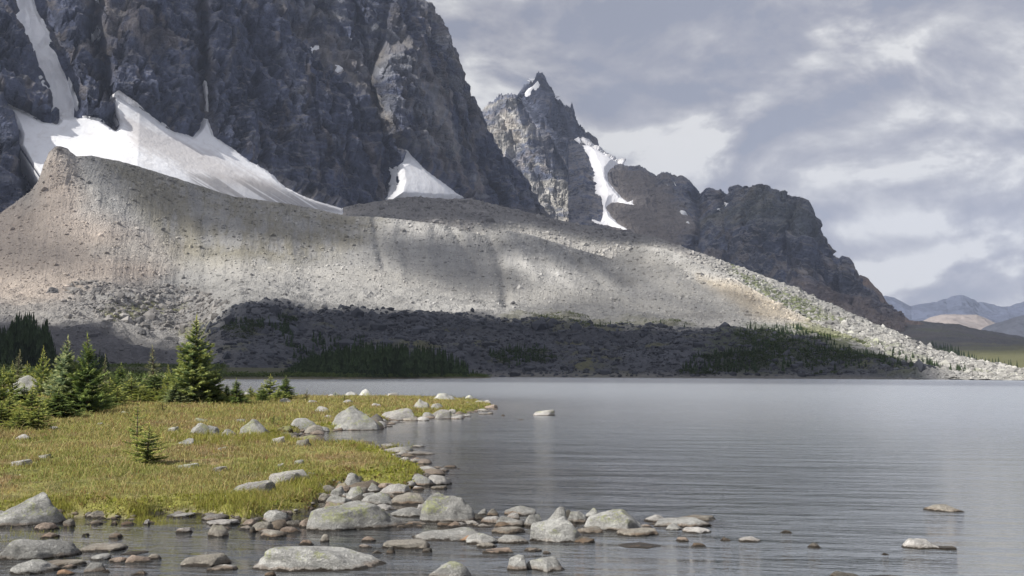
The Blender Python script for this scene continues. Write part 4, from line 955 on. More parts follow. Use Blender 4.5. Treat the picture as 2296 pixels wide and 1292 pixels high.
 (800, 1129, 36, 20, 'b', 'd', 'dark-sided stone at the front middle of the stone pile'),
 (829, 1122, 36, 18, 'b', 'g', 'grey stone behind the broad front right stone of the pile'),
 (846, 1133, 74, 28, 'b', 'g', 'broad rough stone at the front right of the stone pile'),
 (918, 1132, 78, 28, 'a', 'b', 'arched grey stone with a dark hollow at the right end of the pile'),
 (860, 1145, 60, 16, 'b', 'l', 'pale flat stone between the pile and the widest boulder'),
 (910, 1160, 80, 24, 'b', 'g', 'low grey stone between the widest and the dome-shaped boulders'),
 (947, 1090, 56, 28, 'b', 'g', 'dark grey stone at the tip of the grassy nose'),
 (984, 1088, 58, 24, 'b', 'l', 'pale sloping stone in the water off the tip of the grassy nose'),
 (963, 1061, 56, 16, 'b', 'l', 'whitish stone behind the tip of the grassy nose'),
 (938, 1099, 26, 10, 'b', 'l', 'small white-spotted stone awash below the nose tip'),
 (984, 1097, 38, 8, 'f', 'b', 'low wet brown stone awash right below the nose tip'),
 (905, 1041, 34, 17, 'b', 'l', 'grey stone at the shore above the nose, right one of two'),
 (878, 1029, 26, 12, 'b', 'l', 'grey stone at the shore above the nose, left one of two'),
 # far side of the small inlet
 (792, 965, 120, 55, 'p', 'g', 'largest triangular grey boulder on the far side of the inlet', BLD),
 (770, 965, 60, 19, 'b', 'g', 'low grey stone at the left front of the largest triangular boulder'),
 (802, 965, 66, 15, 'f', 'l', 'flat pale stone at the foot of the largest triangular boulder'),
 (853, 959, 30, 15, 'a', 'l', 'small angular stone at the right foot of the largest triangular boulder'),
 (842, 924, 30, 20, 'b', 'l', 'pale round stone behind the largest triangular boulder'),
 (680, 969, 74, 31, 'b', 'g', 'grey boulder at the left end of the inlet, behind a pinkish one', BLD),
 (704, 973, 44, 21, 'b', 'b', 'pinkish rounded stone at the left end of the inlet'),
 (891, 943, 76, 28, 'b', 'l', 'pale low boulder right of the largest triangular one', BLD),
 (940, 924, 50, 30, 'p', 'l', 'pale pointed boulder on the spit toward its tip', BLD),
 (981, 924, 36, 20, 'b', 'l', 'pale block right behind the pale pointed boulder'),
 (994, 940, 38, 22, 'a', 'l', 'pale angular stone in front of the pale block on the spit'),
 (902, 920, 40, 12, 'b', 'l', 'low pale stone left of the pale pointed boulder'),
 (948, 944, 28, 10, 'b', 'l', 'small pale stone at the water below the pale pointed boulder'),
 (1024, 940, 30, 10, 'f', 'l', 'thin pale stone in the water below the spit tip'),
 (1046, 935, 20, 7, 'f', 'l', 'very thin pale stone in the water right below the spit tip'),
 (1031, 923, 26, 10, 'b', 'l', 'small white stone beneath the grass near the spit tip'),
 (1054, 917, 22, 9, 'b', 'l', 'small grey stone second from the spit tip'),
 (1074, 908, 28, 10, 'b', 'l', 'grey stone just inside the spit tip'),
 (1100, 916, 34, 9, 'b', 'r', 'tan-pink flat stone forming the very tip of the spit'),
 (1097, 929, 18, 5, 'b', 'b', 'tiny stone in the water below the tan-pink tip stone'),
 (1220, 932, 50, 15, 'f', 'l', 'lone grey rock out in the lake right of the spit'),
 (1128, 933, 8, 4, 'b', 'd', 'tiny dark speck of rock between the spit and the lone lake rock'),
 (923, 944, 40, 8, 'f', 'b', 'low brown stone at the waterline right of the pale low boulder'),
]
for i, r_ in enumerate(ROCKS):
    px, py, w, h, k, t, lab = r_[:7]; big = len(r_) > 7
    place_rock(px, py, w, h, k, t, lab, 100 + i, name='boulder' if big else 'rock', cat='boulder' if big else 'rock')
LROCKS = [
 (640, 905, 30, 12, 'b', 'l', 'pale stone in the grass right behind the small spruces by the lake'),
 (500, 1010, 22, 6, 'f', 'l', 'low pale stone in the grass below the slanted meadow stone'),
 (335, 1000, 26, 6, 'f', 'b', 'dull flat stone in the grass behind the squat sapling'),
 (120, 965, 18, 8, 'b', 'l', 'small pale stone just below the front spruce bushes at the left'),
 (225, 955, 16, 7, 'b', 'l', 'small pale stone in the grass below the big spruce pair'),
 (100, 1030, 24, 5, 'f', 'l', 'flat pale stone in the meadow right of the one at the left edge'),
 (540, 948, 26, 9, 'b', 'g', 'low grey stone in the grass behind the triangular meadow boulder'),
 (700, 905, 22, 8, 'b', 'l', 'small pale stone in the far meadow behind the inlet'),
 (780, 905, 26, 9, 'b', 'l', 'small pale stone in the meadow behind the largest triangular boulder'),
 (590, 1078, 20, 7, 'b', 'l', 'small pale stone at the left end of the long smooth slab'),
 (569, 1112, 98, 20, 'f', 'l', 'rough flat grey stone lying in the grass in front of the slab'),
 (648, 1092, 88, 19, 'f', 'l', 'long smooth slab lying on the grass left of the stone pile'),
 (422, 1051, 50, 6, 'f', 'w', 'thin white stone lying flat in the middle of the meadow'),
 (492, 1061, 36, 6, 'f', 'l', 'thin greyish stone right of the thin white one in the meadow'),
 (630, 1049, 16, 4, 'f', 'w', 'small white fleck of stone in the grass, left of two'),
 (670, 1046, 20, 5, 'f', 'w', 'small white fleck of stone in the grass, right of two'),
 (459, 975, 62, 28, 'b', 'g', 'round grey boulder in the meadow left of the triangular one'),
 (451, 947, 30, 11, 'b', 'g', 'grey stone just behind the round meadow boulder'),
 (512, 983, 36, 20, 'a', 'g', 'small slanted stone between the round and triangular meadow boulders'),
 (574, 977, 70, 37, 'p', 'g', 'triangular grey boulder in the meadow left of the inlet'),
 (420, 999, 40, 16, 'b', 'g', 'grey stone left below the round meadow boulder'),
 (640, 980, 42, 20, 'b', 'm', 'brown mossy hummock at the head of the inlet'),
 (622, 998, 30, 11, 'f', 'l', 'pale flat stone in the grass below the brown mossy hummock'),
 (680, 1001, 30, 10, 'f', 'b', 'dull stone on the bank right of the pale flat one'),
 (722, 926, 34, 14, 'b', 'l', 'pinkish-grey stone in the grass behind the inlet'),
 (388, 970, 22, 8, 'f', 'l', 'flat stone half sunk in the grass left of the round meadow boulder'),
 (51, 989, 30, 15, 'b', 'l', 'pale stone in the grass at the far left below the young spruces'),
 (50, 1044, 40, 8, 'f', 'l', 'flat pale stone in the grass at the left edge'),
 (772, 1061, 13, 9, 'b', 'm', 'small dark brown knob of earth on the grassy nose'),
 (995, 897, 52, 16, 'b', 'w', 'white boulder on the grass near the spit tip'),
 (1052, 897, 20, 11, 'b', 'w', 'small white stone at the back of the spit tip'),
 (820, 890, 30, 18, 'p', 'w', 'white pointed stone on the skyline edge of the meadow'),
 (789, 889, 32, 11, 'b', 'w', 'long whitish stone left of the white pointed one'),
 (882, 890, 26, 6, 'f', 'l', 'thin pale stone on the far meadow edge left of the bush'),
 (720, 893, 18, 6, 'b', 'l', 'small pale stone on the far meadow edge left of the white pointed one'),
 (742, 890, 16, 6, 'b', 'w', 'tiny white stone beside the small far-edge sapling'),
 (520, 889, 26, 8, 'b', 'w', 'whitish stone behind the first small spruces by the lake'),
 (554, 887, 16, 7, 'b', 'w', 'tiny whitish stone between the small spruces by the lake'),
 (280, 930, 20, 8, 'b', 'l', 'small grey stone in the grass below the dark spruce pair'),
 (60, 888, 92, 42, 'p', 'w', 'large white boulder standing behind the young spruces at the left'),
 (275, 950, 10, 5, 'b', 'l', 'tiny stone in the grass below the small grey one'),
 (175, 1000, 14, 5, 'b', 'l', 'tiny pale stone alone in the left meadow'),
]
for i, r_ in enumerate(LROCKS):
    px, py, w, h, k, t, lab = r_[:7]; big = w > 55
    place_rock(px, py, w, h, k, t, lab, 400 + i, onland=True, name='mossy_hummock' if t == 'm' else 'boulder' if big else 'rock', cat='hummock' if t == 'm' else 'boulder' if big else 'rock')
# boulders lying on the moraine
def on_sheet(S, px, py):
    f = S.front; k = np.argmin((S.px[:f] - px) ** 2 + (S.py[:f] - py) ** 2); i, j = np.unravel_index(k, S.px[:f].shape)
    return S.P[i, j], S.n2[i, j]
for i, (px, py, w, lab) in enumerate([(218, 662, 26, 'blocky dark boulder on the pale rubble above the left conifer stand'), (186, 668, 12, 'smaller dark boulder left of the blocky one on the pale rubble'), (376, 658, 16, 'dark pointed boulder at the top of the rubble, left of two'),
                                      (406, 662, 14, 'dark pointed boulder at the top of the rubble, right of two'), (638, 668, 12, 'dark boulder on the brink above the shaded slope'), (118, 660, 24, 'low dark boulder at the far left of the pale rubble'),
                                      (293, 692, 13, 'small dark boulder beside the green patch on the rubble, left of two'), (302, 688, 12, 'small dark boulder beside the green patch on the rubble, right of two'), (312, 725, 20, 'dark boulder group stone above the shaded hollow'),
                                      (313, 758, 18, 'flat grey boulder at the rim of the shaded hollow'), (1541, 622, 8, 'tiny dark boulder on the sunny moraine, left of two'), (1576, 619, 9, 'tiny dark boulder on the sunny moraine, right of two'), (1417, 562, 9, 'dark boulder on the crest of the sunny moraine hump'),
                                      (1150, 684, 13, 'dark boulder low on the middle moraine among small shrubs'), (1012, 706, 14, 'dark boulder on the lip of the shaded ground below the middle moraine')]):
    p, n = on_sheet(S_MOR, px, py); d = float(np.hypot(p[0], p[1])); s = w * d / FPX
    V, F = rock_pts(700 + i, s, s * .8, s * .62, 'a', 3)
    tag(link('boulder', make_mesh('boulder', V, F, np.zeros(V.shape) + A(.15, .148, .15), False, [M_RUBBLE]), None, tuple(p)), lab, 'boulder')

# loose stones strewn over the moraines, uncountable
def scatter_stones(name, S, N, rng, sizes, polyw=None, mult=1.0):
    f = S.front - 2; ii = rng.integers(2, f, N * 3); jj = rng.integers(2, S.nu - 2, N * 3)
    px, py = S.px[ii, jj], S.py[ii, jj]; ok = (px > -60) & (px < 2360) & (S.T[ii, jj] > .03) & (S.T[ii, jj] < S.nrow - .02)
    ii, jj = ii[ok][:N], jj[ok][:N]; P = S.P[ii, jj]; C = S.ob.data.color_attributes['col']
    cc = np.empty(len(C.data) * 4, np.float32); C.data.foreach_get('color', cc); cc = cc.reshape(-1, 4)[:, :3].reshape(S.P.shape)[ii, jj]
    n = len(ii); s = np.exp(rng.normal(np.log(sizes), .5, n))[:, None, None] * (np.hypot(P[:, 0], P[:, 1]) / 1200)[:, None, None]
    V, F = ico(1); V = V * (1 + .0); jit = rng.uniform(.6, 1.25, (n, len(V), 1)); sc = rng.uniform(.6, 1.3, (n, 1, 3)) * A(1, 1, .75)
    VV = V[None] * jit * sc * s + P[:, None]; FF = F[None] + (np.arange(n) * len(V))[:, None, None]
    col = cc[:, None] * rng.uniform(.62, 1.5, (n, 1, 1)) + 0 * VV
    return tag(link(name, make_mesh(name, VV.reshape(-1, 3), FF.reshape(-1, 3), np.clip(col.reshape(-1, 3), .02, .7), False, [M_STONE])), 'loose grey stones strewn over the %s' % S.ob.name.replace('_', ' '), 'scree', kind='stuff')
def stone_mat():
    m, b = mat('loose_stone'); b.put(b.p.inputs['Base Color'], attr(b)); return m
M_STONE = stone_mat()
scatter_stones('scree', S_MOR, 24000, RNG, .95)
scatter_stones('scree', S_E, 9000, RNG, 1.3)
# bigger blocks in the dark ground by the shore and along the right ridge
def scatter_in(name, S, polys, N, size, rng, colr):
    f = S.front; m = np.zeros(S.px[:f].shape, bool)
    for p in polys: m |= sdf(S.px[:f], S.py[:f], p, 40) > 0
    I = np.argwhere(m); I = I[rng.integers(0, len(I), N)]; P = S.P[I[:, 0], I[:, 1]]; n = len(I)
    s = np.exp(rng.normal(np.log(size), .55, n))[:, None, None] * (np.hypot(P[:, 0], P[:, 1]) / 1000)[:, None, None]
    V, F = ico(1); VV = V[None] * rng.uniform(.6, 1.25, (n, len(V), 1)) * rng.uniform(.6, 1.3, (n, 1, 3)) * A(1, 1, .8) * s + P[:, None]
    FF = F[None] + (np.arange(n) * len(V))[:, None, None]; col = A(*colr) * rng.uniform(.6, 1.5, (n, 1, 1)) + 0 * VV
    return tag(link(name, make_mesh(name, VV.reshape(-1, 3), FF.reshape(-1, 3), col.reshape(-1, 3), False, [M_STONE])), 'angular blocks strewn along the %s' % S.ob.name.replace('_', ' '), 'rubble', kind='stuff')
DARKZ = [(420, 770), (505, 715), (560, 684), (700, 696), (1000, 708), (1400, 738), (1750, 755), (2000, 812), (2100, 845), (400, 845)]
scatter_in('rubble', S_MOR, [DARKZ], 9000, 1.5, RNG, (.054, .058, .070))  # their dark blue tone also carries the shade of this ground
scatter_in('rubble', S_MOR, [[(150, 640), (420, 640), (520, 690), (460, 760), (300, 740), (140, 720)]], 2600, 1.3, RNG, (.20, .19, .18))
scatter_in('rubble', S_E, [[(1560, 575), (1700, 620), (2000, 760), (2296, 832), (2296, 852), (2110, 846), (1830, 735), (1600, 610)]], 9000, .85, RNG, (.235, .23, .22))

# ------------------------------------------------------------------ vegetation materials
def leaf_mat(name, rough=.6, tl=.25):
    m = bpy.data.materials.new(name); m.use_nodes = True; b = NB(m.node_tree); b.n.clear()
    o = b.new('ShaderNodeOutputMaterial'); c = attr(b); d = b.new('ShaderNodeBsdfDiffuse'); b.put(d.inputs[0], c)
    t = b.new('ShaderNodeBsdfTranslucent'); b.put(t.inputs[0], c); mx = b.new('ShaderNodeMixShader'); mx.inputs[0].default_value = tl
    b.l.new(d.outputs[0], mx.inputs[1]); b.l.new(t.outputs[0], mx.inputs[2]); b.l.new(mx.outputs[0], o.inputs[0]); return m
M_NEEDLE = leaf_mat('spruce_needles', tl=.22); M_GRASS = leaf_mat('grass_blades', tl=.35); M_CONIFER = leaf_mat('far_conifer', tl=.1)
def bark_mat():
    m, b = mat('bark'); b.put(b.p.inputs['Base Color'], b.mix(b.noise(b.scale(pos(b), 6, 6, 1.5), 4, 4), (.09, .065, .045), (.2, .165, .13))); return m
M_BARK = bark_mat()

# ------------------------------------------------------------------ grass
def blades(x, y, z, h, w, lean, col, rng, seg2=True):
    n = len(x); a = rng.uniform(0, 2 * math.pi, n); la = rng.uniform(0, 2 * math.pi, n)
    b0 = np.stack([x - np.cos(a) * w, y - np.sin(a) * w, z - .02], -1); b1 = np.stack([x + np.cos(a) * w, y + np.sin(a) * w, z - .02], -1)
    m = np.stack([x + np.cos(la) * lean * h * .35, y + np.sin(la) * lean * h * .35, z + h * .6], -1)
    m0 = m - np.stack([np.cos(a) * w * .7, np.sin(a) * w * .7, 0 * a], -1); m1 = m + np.stack([np.cos(a) * w * .7, np.sin(a) * w * .7, 0 * a], -1)
    t = np.stack([x + np.cos(la) * lean * h, y + np.sin(la) * lean * h, z + h], -1)
    V = np.stack([b0, b1, m1, m0, t], 1).reshape(-1, 3); i = np.arange(n)[:, None] * 5
    F = np.concatenate([i + A(0, 1, 2).astype(int), i + A(0, 2, 3).astype(int), i + A(3, 2, 4).astype(int)])
    return V, F, np.repeat(col, 5, 0)
def sample_polar(N, r0, r1, a0, a1, rng):
    r = r0 * (r1 / r0) ** rng.random(N); a = rad(a0) + (rad(a1) - rad(a0)) * rng.random(N); return r * np.sin(a), r * np.cos(a)
x, y = sample_polar(360000, 11.5, 110, -32, 0, RNG)
cl = RNG.normal(size=(2, len(x))) * .02 * np.hypot(x, y) / 12; d = land_d(x, y); k = d > .02; x, y, d = x[k], y[k], d[k]
zz = ground_z(x, y, d); R = np.hypot(x, y); q = np.stack([x, y, 0 * x], -1)
hn = fbm(q * .8, 3, .6, 40); hn2 = fbm(q * 3.5, 2, .6, 41); h = (.045 + .05 * RNG.random(len(x)) ** 2) * (1.05 + .9 * hn + .8 * hn2) * np.clip(R / 26, .85, 1.6)
h = h * (1 - .55 * sm(fbm(q * 2.6, 3, .6, 55), .15, .5)); h = np.clip(h, .015, .3); tall = RNG.random(len(x)) < .02; h = np.where(tall, h * 2.0, h)
c = mixc(meadow_cols(x, y, d), A(.20, .18, .10), .22) * 1.12 * RNG.uniform(.6, 1.5, (len(x), 1)); c = c * (1 + RNG.normal(size=(len(x), 3)) * .09)
st_ = RNG.random(len(x)) < .006; h = np.where(st_, RNG.uniform(.16, .30, len(x)), h); dry = (RNG.random(len(x)) < .16) | st_; c[dry] = A(.42, .35, .17) * RNG.uniform(.6, 1.1, (dry.sum(), 1)); red = RNG.random(len(x)) < .035; c[red] = A(.20, .09, .055)
V, F, C = blades(x, y, zz, h, .0032 * np.clip(R / 11, 1, 5), .75, np.clip(c, .01, .6), RNG)
tag(link('grass', make_mesh('grass', V, F, C, False, [M_GRASS])), 'short yellow-green autumn grass covering the meadow', 'grass', kind='stuff')
# taller green sedge in tufts: along the bank and standing in the pool
tx, ty = [], []
for (px, py, sx, sy, n) in ((330, 1168, 50, 8, 240), (60, 1205, 70, 18, 130), (200, 1200, 120, 30, 120), (545, 1150, 45, 16, 200), (690, 1105, 40, 16, 170), (930, 1075, 10, 6, 20), (600, 1000, 70, 14, 130), (860, 1010, 60, 12, 120), (395, 1240, 20, 25, 30),
                            (640, 1125, 40, 14, 120), (150, 1262, 60, 12, 50), (470, 1150, 60, 10, 90), (140, 1155, 30, 6, 60), (560, 1215, 60, 20, 30), (480, 1010, 110, 18, 120)):
    p = at_z(px + RNG.normal(size=n) * sx * .6, py + RNG.normal(size=n) * sy * .6); tx.append(p[:, 0]); ty.append(p[:, 1])
tx = np.concatenate(tx); ty = np.concatenate(ty); tx = np.repeat(tx, 9) + RNG.normal(size=len(tx) * 9) * .035; ty = np.repeat(ty, 9) + RNG.normal(size=len(ty) * 9) * .035
dz = land_d(tx, ty); gz = ground_z(tx, ty, dz); hh = RNG.uniform(.05, .12, len(tx)) * np.clip(np.hypot(tx, ty) / 14, .8, 1.8) * np.where(dz > 0, 1., .8); gz = np.maximum(gz, -.06)
cc = mixc(np.zeros((len(tx), 3)) + A(.17, .19, .04), A(.30, .27, .08), RNG.random(len(tx))) * RNG.uniform(.7, 1.3, (len(tx), 1))
V, F, C = blades(tx, ty, gz, hh, .0028 * np.hypot(tx, ty) / 12, .28, cc, RNG)
tag(link('sedge', make_mesh('sedge', V, F, C, False, [M_GRASS])), 'taller green sedge tufts along the bank and in the still pool', 'sedge', kind='stuff')
# leafy moss and heath cushions on the bank edge
x, y = sample_polar(90000, 11.5, 60, -27, 0, RNG); d = land_d(x, y); k = (d > -.05) & (d < .55) ; x, y, d = x[k], y[k], d[k]
zz = ground_z(x, y, d) ; n = len(x); s = RNG.uniform(.010, .022, n) * np.clip(np.hypot(x, y) / 14, .9, 2.5)
a = RNG.normal(size=(n, 3, 3)); P = np.stack([x, y, zz + .02 + .05 * np.clip(fbm(np.stack([x, y, 0 * x], -1) * 3, 2, .6, 3), -.3, 1) + RNG.uniform(-.05, .03, n) * (1 - sm(d, .1, .3))], -1)
V = (P[:, None] + a * s[:, None, None]).reshape(-1, 3); F = np.arange(n * 3).reshape(-1, 3)
cc = mixc(np.zeros((n, 3)) + A(.20, .21, .04), A(.16, .11, .05), sm(fbm(np.stack([x, y, 0 * x], -1) * 1.7, 3, .6, 6), .1, .4)) * RNG.uniform(.6, 1.4, (n, 1))
tag(link('moss', make_mesh('moss', V, F, np.repeat(cc, 3, 0), False, [M_GRASS])), 'yellow-green moss and heath cushions edging the bank', 'moss', kind='stuff')
x, y = sample_polar(5200, 11.5, 45, -27, 0, RNG); d = land_d(x, y); k = d > .3; x, y, d = x[k][:420], y[k][:420], d[k][:420]; n = len(x)
P = np.stack([x, y, ground_z(x, y, d) + .07], -1); V = (P[:, None] + RNG.normal(size=(n, 3, 3)) * .007).reshape(-1, 3)
tag(link('wildflowers', make_mesh('wildflowers', V, np.arange(n * 3).reshape(-1, 3), np.zeros((n * 3, 3)) + A(.6, .58, .45), False, [M_GRASS])), 'scattered tiny white seed heads in the meadow grass', 'flowers', kind='stuff')
# pebbles under and beside the water
x, y = sample_polar(60000, 8.5, 60, -27, 12, RNG); d = land_d(x, y)
bar = (np.abs(y - 13.4 - .10 * x) < 1.8) & (x < 3.2)
k = (d < .02) & ((d > -.9) | (bar & (RNG.random(len(x)) < .8)) | (RNG.random(len(x)) < .05)) & (d > -9); x, y, d = x[k][:9000], y[k][:9000], d[k][:9000]; n = len(x)
s = np.exp(RNG.normal(np.log(.036), .55, n))[:, None, None] * np.clip(np.hypot(x, y) / 14, .8, 3)[:, None, None]
V, F = ico(2); gz = ground_z(x, y, d); P = np.stack([x, y, gz], -1)
ph = RNG.uniform(0, 50, (n, 1, 3)); VV = V[None] * (1 + .34 * vn((V[None] * 1.3 + ph).reshape(-1, 3)).reshape(n, -1)[..., None]) * RNG.uniform(.7, 1.4, (n, 1, 3)) * A(1, 1, .6) * s + P[:, None]
pal = np.stack([A(.22, .21, .20), A(.17, .14, .11), A(.24, .20, .17), A(.13, .12, .11), A(.33, .32, .30)]); cc = pal[RNG.integers(0, 5, n)][:, None] + 0 * VV
tag(link('gravel', make_mesh('gravel', VV.reshape(-1, 3), (F[None] + (np.arange(n) * len(V))[:, None, None]).reshape(-1, 3), cc.reshape(-1, 3), True, [M_ROCK])), 'small wet stones in the shallows along the bank', 'gravel', kind='stuff')

# ------------------------------------------------------------------ spruces
def trunk_mesh(h, r, seed):
    n = 10; rg = np.random.default_rng(seed); zs = np.linspace(-.04, 1, n) * h; a = np.linspace(0, 2 * math.pi, 8, endpoint=False); V = []
    for i, z in enumerate(zs):
        q = r * (1 - i / (n - 1)) ** .9 + .003; V += [(math.cos(t) * q, math.sin(t) * q, z) for t in a]
    F = [(i * 8 + j, i * 8 + (j + 1) % 8, (i + 1) * 8 + (j + 1) % 8, (i + 1) * 8 + j) for i in range(n - 1) for j in range(8)]
    return make_mesh('trunk', V, F, None, True, [M_BARK])
def crown_mesh(h, r, seed, levels=34, nb=7, spray=.055, c1=(.10, .135, .052), c2=(.045, .07, .032), tip=(.24, .25, .075), skirt=1.0, ragged=.35, step=.085):
    rg = np.random.default_rng(seed); T = []; CC = []
    def tri(p, q, wv, c):
        c = c * 1.8 + .012
        T.append((p - wv, p + wv, q)); CC.append(c)
    for L in range(levels):
        t = (L + rg.uniform(-.3, .3)) / levels; z = h * (.03 + .96 * max(t, 0))
        prof = (1 - t) ** .85 * (1 - .25 * math.exp(-((t - .0) / .06) ** 2)) * (1 + .14 * math.sin(t * 19 + seed)); rad_ = r * prof * skirt + .02 * h * (1 - t)
        for b in range(max(4, int(nb * (1 - .35 * t)))):
            if rg.random() < .12: continue
            az = rg.uniform(0, 2 * math.pi); Lb = rad_ * rg.uniform(1 - ragged, 1 + ragged * .55) * (1 + .16 * math.sin(az * 2 + seed * 1.7 + t * 4))
            dr = -.28 + .75 * t + rg.uniform(-.12, .12); dirv = A(math.cos(az), math.sin(az), 0); side = A(-math.sin(az), math.cos(az), 0)
            ns = max(3, int(Lb / (h * step * .28))); shade_c = rg.uniform(.7, 1.25)
            for s in range(int(ns * 1.5)):
                u = ((s + rg.random()) / (ns * 1.5)) ** .85; p = dirv * Lb * u + A(0, 0, z + dr * Lb * u + .32 * Lb * u * u)
                tw = min(Lb * .36, h * .07) * (1.1 - .7 * u) * rg.uniform(.7, 1.3); base = mixc(A(*c2), A(*c1), np.array(min(1, u * .9 + .15))) * shade_c
                if u > .72: base = mixc(base, A(*tip), np.array(rg.uniform(.1, .75)))
                for sg in (-1, 1):
                    fw = rg.uniform(.35, .9); q = p + (side * sg + dirv * fw) * tw * .9 + A(0, 0, rg.uniform(-.35, .18) * tw)
                    wv = (dirv * .6 - side * sg * .3 + A(0, 0, rg.uniform(-.5, .5))) * spray * h * .30 * rg.uniform(.7, 1.3)
                    tri(p, q, wv, base * rg.uniform(.75, 1.3))
                    p2 = p + (q - p) * rg.uniform(.3, .6); q2 = p2 + (side * sg * .5 + dirv * 1.1) * tw * .5 + A(0, 0, rg.uniform(-.1, .35) * tw)
                    tri(p2, q2, (side * .4 + A(0, 0, .5)) * spray * h * .22, base * rg.uniform(.8, 1.4))
            e_ = dirv * Lb + A(0, 0, z + dr * Lb + .32 * Lb); tri(e_ * A(.9, .9, 1), e_ + dirv * .03 * h + A(0, 0, .01 * h), side * spray * h * .16, A(*tip))
    for k in range(8):
        az = rg.uniform(0, 6.28); q = A(math.cos(az) * .012 * h, math.sin(az) * .012 * h, h * (1.0 + .012 * k)); tri(A(0, 0, h * (.955 + .008 * k)), q, A(-math.sin(az), math.cos(az), 0) * .006 * h, A(*tip))
    V = np.array(T).reshape(-1, 3); C = np.repeat(np.clip(np.array(CC), .01, .5), 3, 0)
    return make_mesh('crown', V, np.arange(len(V)).reshape(-1, 3), C, False, [M_NEEDLE])
BLUE = dict(c1=(.135, .17, .095), c2=(.05, .075, .04), tip=(.26, .28, .13)); DARK = dict(c1=(.075, .11, .035), c2=(.03, .05, .02), tip=(.18, .21, .06)); BRI = dict(c1=(.14, .17, .05), c2=(.06, .08, .028), tip=(.30, .30, .08)); GREY = dict(c1=(.11, .12, .07), c2=(.06, .065, .04), tip=(.2, .2, .11))
PROTO = {
 'big': (crown_mesh(1, .30, 3, 46, 11, .045, ragged=.42, step=.06), trunk_mesh(1, .022, 1)),
 'blue': (crown_mesh(1, .33, 8, 34, 11, .055, ragged=.35, step=.07, **BLUE), trunk_mesh(1, .024, 2)),
 'dark': (crown_mesh(1, .30, 12, 34, 11, .055, ragged=.38, step=.07, **DARK), trunk_mesh(1, .024, 3)),
 'bright': (crown_mesh(1, .36, 21, 22, 9, .075, ragged=.4, step=.09, **BRI), trunk_mesh(1, .02, 4)),
 'slim': (crown_mesh(1, .20, 27, 24, 7, .06, ragged=.5, step=.08, **GREY), trunk_mesh(1, .018, 5)),
 'sapling': (crown_mesh(1, .26, 33, 13, 6, .09, ragged=.6, step=.12, **BRI), trunk_mesh(1, .018, 6)),
 'bush': (crown_mesh(1, .75, 41, 9, 12, .11, ragged=.5, step=.12, **BRI), trunk_mesh(1, .05, 7)),
}
